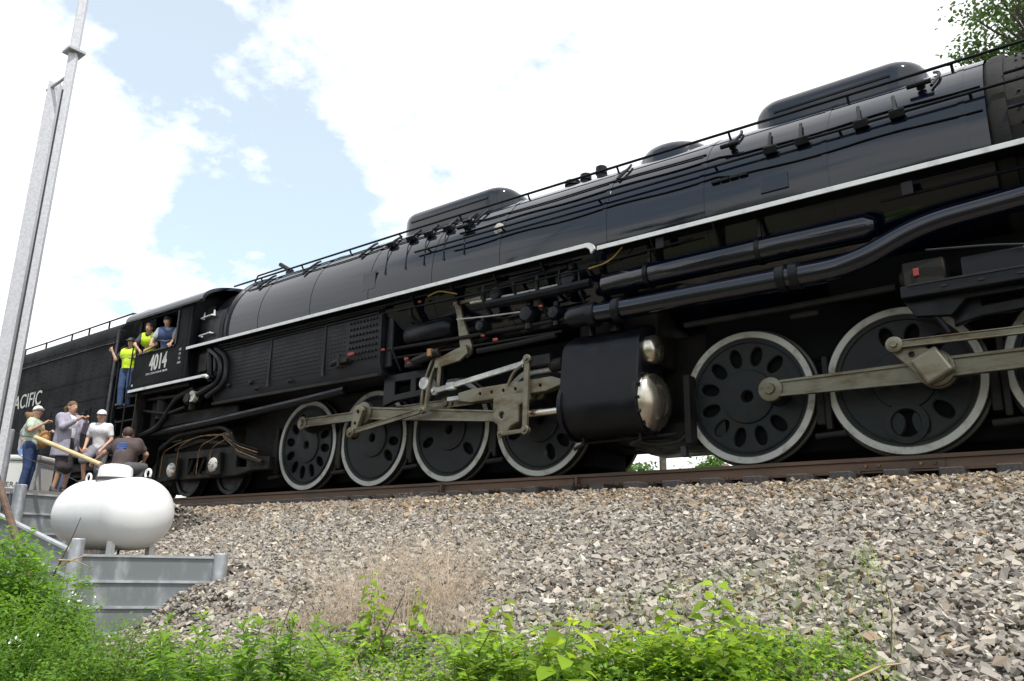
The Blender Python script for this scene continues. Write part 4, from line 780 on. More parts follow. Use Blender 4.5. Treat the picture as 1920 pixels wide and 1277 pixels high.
# generator cabinet, leaning post, wooden pole on its wire
G = at_depth(30, 925, 15.7); gen = empty('generator_cabinet', (G[0], G[1], -.2), 'white standby generator cabinet standing behind the onlookers by the mast', 'generator')
gx = Vector((CR[0], CR[1], 0)).normalized(); gyv = Vector((-gx.y, gx.x, 0)); Mg = Matrix(((gx.x, gyv.x, 0, G[0]), (gx.y, gyv.y, 0, G[1]), (0, 0, 1, -.2), (0, 0, 0, 1)))
b = MB(); b.box(-.75, .50, -.3, .3, .0, .66, Mg); cabn = b.build('cabinet', 'box_white', gen, 0, .02)
b = MB(); b.box(-.79, .54, -.34, .34, .665, .77, Mg); b.build('lid', 'box_white', gen, 0, .035)
gp0 = Mg @ Vector((-.02, -.304, .17)); text('lettering', 'GENERAC', .13, gp0, 'ink', cabn, .002, 1.15, .0, right=tuple(gx), up=(0, 0, 1))
MB().box(-.8, .55, -.4, .4, -.08, .0, Mg).build('plinth', 'firebox', gen, 0)
Lp0, Lp1 = at_depth(-40, 790, 8.6), at_depth(44, 1050, 7.9)
lean = MB(); lean.tube([Lp0, Lp0*.5+Lp1*.5, Lp1, Lp1+(Lp1-Lp0)*.35], .035, 10); lp = lean.build('leaning_post', 'rust_post'); tag(lp, 'rusty brown post leaning in front of the galvanised poles above the bush', 'post')
S0, S1 = Vector(at_depth(66, 820, 11.9)), Vector(at_depth(189, 871, 11.3))
tag(MB().tube([S0, S1], .032, 10).build('wooden_pole', 'new_wood'), 'pale new wooden pole hanging aslant on a wire in front of the onlookers', 'pole')
Wa = Vector((-.28, -5.90, .48)); tag(MB().tube([Wa, (Wa+S0)*.5-Vector((0, 0, .03)), S0], .006, 6).build('wire', 'cable'), 'thin dark wire from the steel post to the wooden pole', 'wire')
W2 = [Vector(at_depth(28, 850, 11.7)), Vector(at_depth(100, 880, 11.5)), Vector(at_depth(150, 905, 11.2))]; tag(MB().tube(W2, .006, 6).build('wire', 'cable'), 'thin slack wire running below the wooden pole towards the gas tank', 'wire')

# ------------------------------------------------------------------ people (smooth signed-distance bodies, clothing as separate layers)
def sd_cap(P, a, b, ra, rb):
    a, b = np.array(a), np.array(b); ab = b-a; t = np.clip(((P-a)@ab)/max(ab@ab, 1e-9), 0, 1); return np.linalg.norm(P-a-t[..., None]*ab, axis=-1)-(ra+(rb-ra)*t)
def sd_ell(P, c, r): r = np.array(r); q = (P-np.array(c))/r; k = np.linalg.norm(q, axis=-1); return (k-1)*r.min()
def smin(a, b, k): h = np.clip(.5+.5*(b-a)/k, 0, 1); return b+(a-b)*h-k*h*(1-h)
def uni(ds, k):
    o = ds[0]
    for q in ds[1:]: o = smin(o, q, k)
    return o
def surf(fn, lo, hi, h):
    n = [int(math.ceil((hi[i]-lo[i])/h))+1 for i in range(3)]; ax = [lo[i]+h*np.arange(n[i]) for i in range(3)]
    Pg = np.stack(np.meshgrid(*ax, indexing='ij'), -1); D = fn(Pg); s = D < 0
    c = [slice(0, -1), slice(1, None)]; cs = np.zeros([k-1 for k in n], int)
    for i in (0, 1):
        for j in (0, 1):
            for k in (0, 1): cs += s[c[i], c[j], c[k]]
    act = (cs > 0) & (cs < 8); idx = -np.ones(act.shape, int); ijk = np.argwhere(act); idx[act] = np.arange(len(ijk))
    acc = np.zeros((len(ijk), 3)); cnt = np.zeros(len(ijk)); I, J, K = ijk.T
    co = [(i, j, k) for i in (0, 1) for j in (0, 1) for k in (0, 1)]
    for a in range(8):
        for b in range(a+1, 8):
            A, B = co[a], co[b]
            if sum(x != y for x, y in zip(A, B)) != 1: continue
            da, db = D[I+A[0], J+A[1], K+A[2]], D[I+B[0], J+B[1], K+B[2]]; m = (da < 0) != (db < 0)
            t = np.where(m, da/np.where(m, da-db, 1), 0)[:, None]; p = np.array(A)+(np.array(B)-np.array(A))*t
            acc += p*m[:, None]; cnt += m
    V = (ijk+acc/cnt[:, None])*h+np.array(lo); F = []
    for axis in range(3):
        sa = [slice(None)]*3; sb = [slice(None)]*3; sa[axis] = slice(0, -1); sb[axis] = slice(1, None); cr = s[tuple(sa)] != s[tuple(sb)]; e = np.argwhere(cr)
        o1, o2 = [q for q in range(3) if q != axis]; e = e[(e[:, o1] > 0) & (e[:, o2] > 0) & (e[:, o1] < n[o1]-1) & (e[:, o2] < n[o2]-1)]
        def cell(d1, d2): q = e.copy(); q[:, o1] -= d1; q[:, o2] -= d2; return idx[q[:, 0], q[:, 1], q[:, 2]]
        f = np.stack([cell(0, 0), cell(1, 0), cell(1, 1), cell(0, 1)], -1); flip = s[tuple(e.T)] ^ (axis == 1); f[flip] = f[flip][:, ::-1]; F.append(f)
    return V, np.concatenate(F)
SKIN = {}
def cmat(col, rough=.8, bump=.55):
    k = tuple(col)
    if k not in SKIN: SKIN[k] = mat('cloth_%d' % len(SKIN), col, rough, col2=tuple(c*.82 for c in col), vscale=9, bump=bump, bscale=13)
    return 'cloth_%d' % list(SKIN).index(k)
SK = (.50, .30, .21)
mat('skin', SK, .5, col2=(.44, .24, .16), vscale=9)
DEF = dict(hipL=(-.09, 0, .92), hipR=(.09, 0, .92), kneeL=(-.10, .03, .50), kneeR=(.10, .03, .50), ankL=(-.10, -.02, .08), ankR=(.10, -.02, .08), pel=(0, 0, .96), waist=(0, 0, 1.12), chest=(0, .005, 1.30), neck=(0, -.01, 1.47), head=(0, .03, 1.61),
           shL=(-.175, 0, 1.40), shR=(.175, 0, 1.40), elL=(-.23, -.03, 1.13), elR=(.23, -.03, 1.13), wrL=(-.22, .08, .90), wrR=(.22, .08, .90), look=(0, 1, 0))
def person(label, loc, yaw, J=None, sc=1.0, shirt=(.3, .3, .3), sleeve=.6, pants=(.05, .07, .14), pleg=1.0, hair=(.06, .035, .02), hairstyle='short', cap=None, vest=None, hem=.90, bulk=1.0, group=None, shoes=(.05, .045, .04), legs=True, coat=None, lower_only=False):
    j = {k: np.array(v, float) for k, v in {**DEF, **(J or {})}.items()}
    root = empty('person', loc, label, 'person', group); root.rotation_euler = (0, 0, yaw); root.scale = (sc,)*3
    loc0 = ORG[root.name]; ORG[root.name] = Vector((0, 0, 0)); pts = np.array([j[k] for k in j if k != 'look']); lo, hi = pts.min(0)-.22, pts.max(0)+.22
    look = j['look']/np.linalg.norm(j['look']); hd, nk = j['head'], j['neck']; up = np.array([0, 0, 1.]); side = np.cross(look, up); side /= np.linalg.norm(side); upl = np.cross(side, look); Rm = np.stack([side, look, upl])
    H_ = lambda P: (P-hd)@Rm.T
    def head(P): q = H_(P); return smin(smin(sd_ell(q, (0, -.005, .025), (.076, .093, .092)), sd_ell(q, (0, .022, -.055), (.056, .066, .072)), .04), sd_cap(q, (0, .088, .012), (0, .108, -.022), .008, .014), .012)
    ears = lambda P: np.minimum(sd_ell(H_(P), (.078, -.005, -.005), (.014, .022, .032)), sd_ell(H_(P), (-.078, -.005, -.005), (.014, .022, .032)))
    bk = bulk
    def torso(P, o=0.):
        ch = sd_cap(P, j['chest']-.10*(j['shR']-j['shL'])/.35, j['chest']+.10*(j['shR']-j['shL'])/.35, .115*bk+o, .115*bk+o)
        return uni([ch, sd_cap(P, j['chest'], j['waist'], .125*bk+o, .115*bk+o), sd_cap(P, j['waist'], j['pel'], .118*bk+o, .125*bk+o), sd_cap(P, j['shL'], j['shR'], .058+o, .058+o), sd_cap(P, j['chest'], nk, .10+o, .05+o*.5)], .06)
    def arm(P, s, o=0., t=1.):
        a, e, w = j['sh'+s], j['el'+s], j['wr'+s]
        if t <= .5: return sd_cap(P, a, a+(e-a)*t*2, .056+o, .048+o)
        return smin(sd_cap(P, a, e, .055+o, .043+o), sd_cap(P, e, e+(w-e)*(t-.5)*2, .042+o, .028+o), .02)
    def leg(P, s, o=0., t=1.):
        a, k, f = j['hip'+s], j['knee'+s], j['ank'+s]
        if t <= .5: return sd_cap(P, a, a+(k-a)*t*2, .092*bk+o, .070+o)
        return smin(sd_cap(P, a, k, .090*bk+o, .058+o), sd_cap(P, k, k+(f-k)*(t-.5)*2, .057+o, .038+o+.012*(o > .005)), .025)
    def body(P):
        d = uni([torso(P, -.012), sd_cap(P, j['neck']-(0, 0, .03), hd-upl*.05, .052, .050)]+[arm(P, s, -.004) for s in 'LR']+([leg(P, s, -.006) for s in 'LR'] if legs else []), .035)
        return np.minimum(smin(d, head(P), .02), ears(P))
    V, F = surf(body, lo, hi, .017); parts = [(V, F)]
    for s in 'LR':
        w = j['wr'+s]; dr = w-j['el'+s]; dr = dr/np.linalg.norm(dr); sg = -1 if s == 'L' else 1
        a = np.cross(dr, up if abs(dr[2]) < .85 else np.array([0, 1., 0])); a /= np.linalg.norm(a); nrm = np.cross(a, dr)
        def hand(P, w=w, dr=dr, a=a, nrm=nrm, sg=sg):
            ds = [sd_cap(P, w-dr*.02, w+dr*.075, .026, .03)]
            for k, L in zip((-1.5, -.5, .5, 1.5), (.055, .068, .073, .064)):
                b0 = w+dr*.075+a*k*.018; m1 = b0+dr*L*.5-nrm*.014; ds += [np.minimum(sd_cap(P, b0, m1, .0105, .0095), sd_cap(P, m1, m1+dr*L*.2-nrm*L*.5, .0095, .008))]
            o = ds[0]
            for q in ds[1:]: o = smin(o, q, .006)
            t0 = w+dr*.02-a*sg*.028; t1 = t0+dr*.03-a*sg*.028-nrm*.012; return smin(o, np.minimum(sd_cap(P, t0, t1, .014, .012), sd_cap(P, t1, t1+dr*.032-nrm*.014, .012, .009)), .008)
        parts.append(surf(hand, w-.17, w+.17, .008))
    n = 0; VV, FF = [], []
    for v, f in parts: VV.append(v); FF.append(f+n); n += len(v)
    np_mesh('body', np.concatenate(VV), np.concatenate(FF), 'skin', root, smooth_deg=80)
    hemz = hem
    def layer(fn, nm, m, h=.017):
        v, f = surf(fn, lo, hi, h); return np_mesh(nm, v, f, m, root, smooth_deg=80) if len(v) else None
    nz = np.array([.0, .03, .02])
    def shirtf(P):
        d = uni([torso(P, .012)]+[arm(P, s, .016 if sleeve < .6 else .010, sleeve) for s in 'LR'], .03)
        ax_ = j['pel']-j['waist']; ax_ = ax_/np.linalg.norm(ax_); cut = (P-(j['pel']+ax_*(.96-hemz)))@ax_; return np.maximum(np.maximum(d, cut), -sd_ell(P, nk+(0, 0, .055)+look*.03, (.075, .075, .06)))
    layer(shirtf, 'shirt', cmat(shirt))
    if vest is not None:
        def vf(P):
            d = torso(P, .030); ax_ = j['pel']-j['waist']; ax_ = ax_/np.linalg.norm(ax_); cut = (P-(j['pel']+ax_*.02))@ax_
            d = np.maximum(np.maximum(d, cut), -sd_ell(P, nk+(0, 0, .03)+j['look']*.05, (.075, .09, .12)))
            for s in 'LR': d = np.maximum(d, -sd_cap(P, j['sh'+s]+(j['sh'+s]-j['chest'])*.25, j['el'+s], .085, .085))
            return d
        v = layer(vf, 'safety_vest', cmat(vest, .6))
        def band(P): c = (j['waist']+j['chest'])/2; ax_ = j['chest']-j['waist']; ax_ = ax_/np.linalg.norm(ax_); return np.maximum(np.maximum(torso(P, .036), np.abs((P-c)@ax_)-.022), -torso(P, .02))
        layer(band, 'reflective_band', 'galv')
    if coat is not None:
        def cf(P):
            sk = sd_cap(P, j['waist'], j['pel']-(0, 0, .30), .215, .235); d = uni([torso(P, .034), sk]+[arm(P, s, .022, .86) for s in 'LR'], .04)
            d = np.maximum(d, -(P[..., 2]-(j['pel'][2]-.28))); q = P-j['chest']; fw = q[..., 1]; opening = np.maximum(np.abs(q[..., 0])-.065, .05-fw); return np.maximum(d, -opening)
        layer(cf, 'cardigan', cmat(coat, .9))
    if legs and pants is not None:
        def pf(P):
            d = uni([sd_cap(P, j['waist']*.35+j['pel']*.65, j['pel'], .118*bk+.006, .128*bk+.006)]+[leg(P, s, .014 if pleg > .6 else .024, pleg) for s in 'LR'], .03)
            if pleg == .55:
                d = smin(d, sd_cap(P, j['pel'], (j['kneeL']+j['kneeR'])/2, .15, .13), .05)
            return d
        layer(pf, 'trousers', cmat(pants, .85))
    if legs:
        for s in 'LR':
            f = j['ank'+s]
            v, fc = surf(lambda P: smin(sd_cap(P, f+(0, -.02, -.03), f+(0, .15, -.045), .046, .036), sd_cap(P, f, f+(0, -.01, .03), .05, .05), .03), f-.25, f+.25, .016); np_mesh('shoe', v, fc, cmat(shoes, .6), root, smooth_deg=80)
    def hf(P):
        q = H_(P); d = sd_ell(q, (0, -.012, .032), (.086, .103, .098)); cut = q[..., 1]*.75-q[..., 2]-.015-.05*np.clip(-q[..., 1]*6, 0, 1); d = np.maximum(d, cut)
        if hairstyle == 'bun': d = smin(d, sd_ell(q, (0, -.10, .09), (.052, .052, .05)), .02)
        if hairstyle == 'ponytail': d = uni([d, sd_cap(q, (0, -.10, .05), (0, -.17, .0), .035, .045), sd_cap(q, (0, -.17, .0), (0, -.15, -.14), .045, .02)], .02)
        return d
    v, f = surf(hf, hd-.3, hd+.3, .016); np_mesh('hair', v, f, cmat(hair, .7), root, smooth_deg=80)
    if cap is not None:
        def kf(P):
            q = H_(P); d = np.maximum(sd_ell(q, (0, -.008, .045), (.094, .110, .098)), .035-q[..., 2]); br = np.maximum(sd_ell(q, (0, .10, .050), (.085, .085, .016)), -.0-q[..., 1]*.2); return np.minimum(d, br)
        v, f = surf(kf, hd-.27, hd+.27, .013); np_mesh('cap', v, f, cmat(cap, .8), root, smooth_deg=60)
    for sx in (-1, 1):
        c = hd+side*.031*sx+look*.088+upl*.018
        np_mesh('eye', *(lambda vf: (vf[0], vf[1]))(surf(lambda P: sd_ell(P, c, (.010, .010, .008)), c-.02, c+.02, .006)), 'ink', root, smooth_deg=80)
    c = hd+look*.088-upl*.055; v, f = surf(lambda P: sd_cap((P-c)@Rm.T, (-.02, 0, 0), (.02, 0, 0), .007, .007), c-.04, c+.04, .006); np_mesh('mouth', v, f, cmat((.30, .10, .09), .5), root, smooth_deg=80)
    ORG[root.name] = loc0; root['_m'] = 1; del root['_m']
    M = Matrix.Translation(loc) @ Matrix.Rotation(yaw, 4, 'Z') @ Matrix.Scale(sc, 4)
    return {k: M @ Vector(v) for k, v in j.items()}
def phone(label, p, yaw, tilt=0.):
    b = MB(); M = Matrix.Translation(p) @ Matrix.Rotation(yaw, 4, 'Z') @ Matrix.Rotation(tilt, 4, 'X'); b.box(-.037, .037, -.005, .005, -.075, .075, M); o = b.build('phone', 'phone', None, 0, .003); return tag(o, label, 'phone')
def gnd(px, py, dpt, z=None): p = at_depth(px, py, dpt); return (p[0], p[1], float(ground(p[0], p[1]))+.005 if z is None else z)
ON = 'onlookers by the track'
E_ = -PI/2      # facing +X, along the track towards the front of the locomotive
j = person('onlooker in pale green shirt, jeans and white cap, back turned, raising a phone', gnd(43, 925, 15.0), -.75, dict(elR=(.33, .06, 1.20), wrR=(.30, .30, 1.36), elL=(-.21, .12, 1.14), wrL=(-.08, .28, 1.22), look=(.75, .65, .1), head=(.03, .03, 1.6)), .95, (.47, .56, .44), .30, (.03, .055, .14), hair=(.20, .12, .06), cap=(.75, .73, .74), group=ON, bulk=1.12, hem=.86)
phone('dark phone held up by the onlooker in the pale green shirt', j['wrR']+Vector((.05, .05, .13)), -.75)
bagp = j['pel']+Vector((CR[0], CR[1], 0))*.25+Vector((.02, -.04, .10)); bag = empty('handbag', tuple(bagp-Vector((0, 0, .16))), 'tan leather shoulder bag on the side of the green-shirted onlooker', 'handbag')
v, f = surf(lambda P: sd_ell(P, (0, 0, 0), (.15, .10, .17)), np.array((-.2,)*3), np.array((.2,)*3), .02); o = np_mesh('pouch', v+np.array((0, 0, .16)), f, 'tan_leather', bag, smooth_deg=80)
MB().tube([bagp+Vector((-.08, 0, .12)), bagp*.5+j['shR']*.5+Vector((.02, -.04, .05)), j['shR']+Vector((0, 0, .07)), bagp*.5+j['shR']*.5+Vector((.05, .06, .05)), bagp+Vector((.08, 0, .12))], .011, 6).build('strap', 'tan_leather', bag)
person('onlooker with brown hair in a bun and grey top, half hidden by the mast', gnd(33, 925, 15.9), -.5, dict(look=(.3, 1, .1)), .97, (.36, .36, .38), .35, (.16, .24, .46), hair=(.22, .12, .05), hairstyle='bun', group=ON)
j = person('tall woman with a ponytail in a long grey cardigan photographing the train', gnd(108, 926, 14.9), E_+.25, dict(elR=(.24, .16, 1.20), wrR=(.10, .36, 1.36), elL=(-.22, .18, 1.20), wrL=(-.06, .38, 1.38), look=(.05, 1, .05), kneeR=(.08, .06, .5)), 1.0, (.72, .72, .74), .3, (.055, .045, .05), .55, hair=(.15, .075, .035), hairstyle='ponytail', coat=(.33, .31, .38), group=ON)
phone('dark phone held in both hands by the woman in the grey cardigan', (j['wrR']+j['wrL'])*.5+Vector((.09, 0, .10)), E_)
person('onlooker in pink top and light blue jeans standing behind the grey cardigan', gnd(115, 925, 15.5), -.35, dict(ankL=(-.19, -.02, .08), kneeL=(-.16, .03, .5), ankR=(.19, -.02, .08), kneeR=(.16, .03, .5), elR=(.30, .05, 1.13), wrR=(.24, .2, .95)), .93, (.72, .34, .55), .6, (.27, .36, .66), hair=(.12, .07, .04), group=ON)
person('boy in white cap, white T-shirt and grey shorts stepping up beside the track', gnd(175, 912, 14.4), E_-.85, dict(kneeR=(.12, .36, .66), ankR=(.12, .22, .25), hipR=(.1, .02, .9), kneeL=(-.09, .08, .48), elR=(.24, .05, 1.12), wrR=(.18, .26, .92), elL=(-.25, .06, 1.12), wrL=(-.16, .24, .9), chest=(0, .06, 1.30), neck=(0, .07, 1.46), head=(0, .11, 1.6), shL=(-.165, .05, 1.39), shR=(.165, .05, 1.39), look=(-.2, 1, -.1)), .86, (.66, .64, .66), .32, (.20, .20, .23), .5, cap=(.78, .76, .78), group=ON)
j = person('man in dark brown T-shirt with blue print crouching with his back turned', gnd(230, 905, 14.0), .55, dict(pel=(0, -.10, .50), hipL=(-.1, -.1, .48), hipR=(.1, -.1, .48), kneeL=(-.16, .26, .55), kneeR=(.16, .26, .55), ankL=(-.13, .02, .1), ankR=(.13, .02, .1), waist=(-.01, -.05, .66), chest=(-.03, .04, .83), neck=(-.09, .12, .98), head=(-.14, .18, 1.08), shL=(-.22, .07, .93), shR=(.13, .07, .93), elL=(-.42, .05, .76), wrL=(-.60, .10, .64), elR=(.22, .2, .75), wrR=(.1, .36, .66), look=(-.6, 1, -.15)), 1.06, (.075, .052, .050), .30, (.10, .10, .11), hair=(.06, .035, .025), group=ON, bulk=1.18, hem=.88)
pr = bpy.data.objects['person.005'] if 'person.005' in bpy.data.objects else None
if pr is not None:
    for k in range(6):
        b = MB(); w_ = (.10, .12, .12, .08, .11, .07)[k]; v = [(-.02+t*w_/2+.005*k, -.103-.02-.012*k+.004*abs(t)*0, .90-.032*k+dz) for t in (-1, 1) for dz in (-.010, .010)]
        b.box(-.02-w_*.6, -.02+w_*.7, -.135-.010*k, -.075-.010*k, .895-.034*k-.010, .895-.034*k+.010); ORG['tmpx'] = Vector((0, 0, 0)); o = b.build('back_print', cmat((.10, .20, .52), .8), None, 0); o.parent = pr
p0 = at_depth(-42, 905, 13.2)
j = person('onlooker at the mast whose raised arm holds a dark phone', (p0[0], p0[1], -.25), -.6, dict(elR=(.27, .16, 1.25), wrR=(.22, .28, 1.50)), .98, (.55, .55, .62), .3, (.06, .08, .14), hair=(.1, .06, .03), group=ON)
phone('dark phone held high by the onlooker beside the mast', j['wrR']+Vector((.03, .03, .14)), -.6)
# crew on the locomotive
CW = 'crew riding in the cab'
YV = (.62, .85, .02)
c1 = at_y(250, 757, -1.42)
person('crewman in yellow safety vest and jeans standing on the gangway steps holding a rail', (-6.02, -1.52, 2.08), 3.75, dict(elR=(.34, .02, 1.18), wrR=(.46, .02, 1.40), elL=(-.25, .0, 1.12), wrL=(-.28, .18, 1.18), look=(.1, 1, -.1)), .97, (.035, .04, .05), .3, (.05, .09, .20), hair=(.05, .04, .03), cap=(.10, .09, .08), vest=YV, group=CW)
person('bearded crewman in yellow safety vest leaning out over the cab side', (-5.30, -1.38, 2.36), 3.75, dict(chest=(0, .14, 1.27), neck=(0, .22, 1.42), head=(0, .27, 1.55), shL=(-.19, .17, 1.37), shR=(.19, .17, 1.37), elL=(-.27, .33, 1.12), wrL=(-.12, .44, .98), elR=(.27, .33, 1.12), wrR=(.1, .42, .97), look=(.1, 1, -.15)), .97, (.04, .045, .06), .35, (.04, .05, .09), hair=(.16, .07, .03), vest=YV, group=CW)
j = person('engineer in dark cap, grey shirt and blue overalls at the cab window', (-4.62, -1.36, 2.36), 3.75, dict(chest=(0, .08, 1.27), neck=(0, .14, 1.43), head=(0, .18, 1.57), shL=(-.2, .1, 1.38), shR=(.2, .1, 1.38), elL=(-.26, .30, 1.12), wrL=(-.30, .50, .98), elR=(.26, .28, 1.10), wrR=(.16, .48, .98), look=(-.75, 1, 0)), 1.0, (.33, .35, .38), .36, (.045, .075, .17), hair=(.12, .10, .09), cap=(.03, .03, .04), bulk=1.1, group=CW, vest=(.04, .075, .19))
pf = at_y(1322, 872, 7.0); person('distant onlooker in a red shirt standing beyond the far rail', (at_y(1362, 872, 7.0)[0], 7.0, -.72), 2.6, None, 1.0, (.55, .03, .04), .35, (.06, .07, .1), hair=(.15, .1, .06), group='onlookers beyond the track')

# ------------------------------------------------------------------ vegetation
def hit(px, py):
    d = ray(px, py); t = np.linspace(2.5, 30, 900); Pt = CAM+d*t[:, None]; g = ground(Pt[:, 0], Pt[:, 1]); k = np.argmax(Pt[:, 2] < g); return Pt[k] if Pt[k, 2] < g[k] else None
LT = np.array([(0, 0, 0), (-1, .3, .22), (1, .3, .22), (-.8, .65, .2), (.8, .65, .2), (0, 1, 0), (0, .3, 0), (0, .65, 0)], float)
LF = np.array([(0, 6, 1), (0, 2, 6), (1, 6, 7), (1, 7, 3), (6, 2, 4), (6, 4, 7), (3, 7, 5), (7, 4, 5)])
def leaf_arrays(pos, yaw, pitch, L, Wd, col, droop=.25, roll=None):
    n = len(pos); T = np.repeat(LT[None], n, 0); T[..., 0] *= (Wd/2)[:, None]; T[..., 2] *= (Wd/2)[:, None]; T[..., 2] -= (droop*L)[:, None]*T[..., 1]**2; T[..., 1] *= L[:, None]
    if roll is not None: c, s = np.cos(roll)[:, None], np.sin(roll)[:, None]; a, b = T[..., 0].copy(), T[..., 2].copy(); T[..., 0] = a*c-b*s; T[..., 2] = a*s+b*c
    c, s = np.cos(pitch)[:, None], np.sin(pitch)[:, None]; a, b = T[..., 1].copy(), T[..., 2].copy(); T[..., 1] = a*c-b*s; T[..., 2] = a*s+b*c
    c, s = np.cos(yaw)[:, None], np.sin(yaw)[:, None]; a, b = T[..., 0].copy(), T[..., 1].copy(); T[..., 0] = a*c-b*s; T[..., 1] = a*s+b*c
    T += pos[:, None, :]; return T.reshape(-1, 3), (LF[None]+(np.arange(n)*8)[:, None, None]).reshape(-1, 3), np.repeat(col, 8, 0)
def blade_arrays(pos, yaw, lean, L, w, col, curve=.5, seg=4):
    n = len(pos); t = np.linspace(0, 1, seg+1); r = (L[:, None]*t)*np.sin(lean[:, None]+curve*t[None]); z = L[:, None]*t*np.cos(lean[:, None]+curve*t[None])
    ww = w[:, None]*(1-t*.85)/2; cy, sy = np.cos(yaw)[:, None], np.sin(yaw)[:, None]; V = np.zeros((n, seg+1, 2, 3))
    for q, sg in ((0, -1), (1, 1)): V[:, :, q, 0] = pos[:, None, 0]+r*cy-sg*ww*sy; V[:, :, q, 1] = pos[:, None, 1]+r*sy+sg*ww*cy; V[:, :, q, 2] = pos[:, None, 2]+z
    f = np.array([(2*k, 2*k+1, 2*k+3, 2*k+2) for k in range(seg)]); F = (f[None]+(np.arange(n)*2*(seg+1))[:, None, None]).reshape(-1, 4)
    return V.reshape(-1, 3), F, np.repeat(col, 2*(seg+1), 0)
GR = 1.2*np.array([(.11, .22, .022), (.16, .29, .025), (.07, .16, .022), (.22, .34, .03), (.055, .125, .025)])
def greens(n, base, jit=.25): return np.clip(np.array(base)[None]*rng.uniform(1-jit, 1+jit, (n, 1))*rng.uniform(.92, 1.08, (n, 3)), 0, 1)
def plant_proto(kind):
    h = 1.0; V = []; stem = MB(); pts = []
    bend_x, bend_y = rnd.uniform(-.12, .12), rnd.uniform(-.12, .12); sp = lambda t: Vector((bend_x*t*t, bend_y*t*t, t*h))
    stem.tube([sp(t) for t in np.linspace(0, 1, 7)], [.012*(1-.7*t) for t in np.linspace(0, 1, 7)], 5)
    P_, Y_, A_, L_, W_, C_ = [], [], [], [], [], []
    if kind == 'broad':
        for k in range(26):
            t = .15+.85*k/25; p = sp(t); yaw = k*2.4+rnd.uniform(-.4, .4); ln = (.36-.20*t)*rnd.uniform(.75, 1.2); o = .05+.10*(1-t); q = p+Vector((-math.sin(yaw)*o, math.cos(yaw)*o, .03)); stem.tube([p, q], .004, 4)
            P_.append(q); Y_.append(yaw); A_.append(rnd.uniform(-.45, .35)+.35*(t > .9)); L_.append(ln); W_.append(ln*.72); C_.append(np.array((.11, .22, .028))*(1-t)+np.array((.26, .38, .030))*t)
    elif kind == 'lance':
        for k in range(44):
            t = .12+.88*k/43; p = sp(t); yaw = k*2.4+rnd.uniform(-.5, .5); ln = (.34-.16*t)*rnd.uniform(.7, 1.2)
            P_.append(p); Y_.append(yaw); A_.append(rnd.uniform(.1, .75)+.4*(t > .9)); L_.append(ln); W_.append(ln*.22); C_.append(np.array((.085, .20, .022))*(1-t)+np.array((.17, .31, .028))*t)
    else: # fine: many small leaflets on side shoots
        for s_ in range(9):
            t0 = .2+.08*s_; yaw = s_*2.4; d = Vector((-math.sin(yaw), math.cos(yaw), .7)); e = sp(t0)+d*.28; stem.tube([sp(t0), e], .005, 4)
            for k in range(16):
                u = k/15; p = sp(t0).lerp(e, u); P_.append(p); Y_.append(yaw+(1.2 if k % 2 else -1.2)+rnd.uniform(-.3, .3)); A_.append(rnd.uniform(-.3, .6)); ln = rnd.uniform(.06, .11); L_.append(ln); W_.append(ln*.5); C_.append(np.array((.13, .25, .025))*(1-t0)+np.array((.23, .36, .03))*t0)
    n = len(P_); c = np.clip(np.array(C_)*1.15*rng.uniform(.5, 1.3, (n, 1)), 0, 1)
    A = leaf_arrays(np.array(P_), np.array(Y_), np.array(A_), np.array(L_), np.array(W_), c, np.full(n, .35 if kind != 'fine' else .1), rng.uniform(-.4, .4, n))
    return stem, A
mat('green_stem', (.14, .22, .06), .6)
PROTO = {}
for kind in ('broad', 'lance', 'fine'):
    PROTO[kind] = []
    for k in range(4):
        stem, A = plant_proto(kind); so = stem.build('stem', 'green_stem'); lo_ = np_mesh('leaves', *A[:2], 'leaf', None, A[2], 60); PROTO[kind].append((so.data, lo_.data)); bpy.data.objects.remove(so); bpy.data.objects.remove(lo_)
LAB = {'broad': ('broad_leaved_weed', 'broad-leaved bright green weed growing at the foot of the gravel slope', 'broad-leaved weeds along the gravel'),
       'lance': ('narrow_leaved_weed', 'weed with narrow drooping green leaves at the foot of the gravel slope', 'narrow-leaved weeds along the gravel'),
       'fine': ('fine_leaved_weed', 'weed with many tiny yellow-green leaflets at the foot of the gravel slope', 'fine-leaved weeds along the gravel')}
def plant(kind, p, h, spread=1.0, label=None):
    sd_, ld = PROTO[kind][rnd.randrange(4)]; nm, lb, gp_ = LAB[kind]; r = empty(nm, p, label or lb, 'weed', ('broad-leaved weeds in the dry grass' if 'dry grass' in label else None) if label else gp_); r.rotation_euler = (rnd.uniform(-.15, .15), rnd.uniform(-.15, .15), rnd.uniform(0, 6.28)); r.scale = (h*spread, h*spread, h)
    for nm2, d in (('stem', sd_), ('leaves', ld)): o = bpy.data.objects.new(nm2, d); COL.objects.link(o); o.parent = r
def plant_px(kind, px, top, depth, spread=1.0, label=None):
    """root under photo column px at a depth on the ground, tall enough for its tip to reach photo row top"""
    tip = at_depth(px, top, depth); z = float(ground(tip[0], tip[1])); plant(kind, (tip[0], tip[1], z-.02), max(tip[2]-z, .12), spread, label)
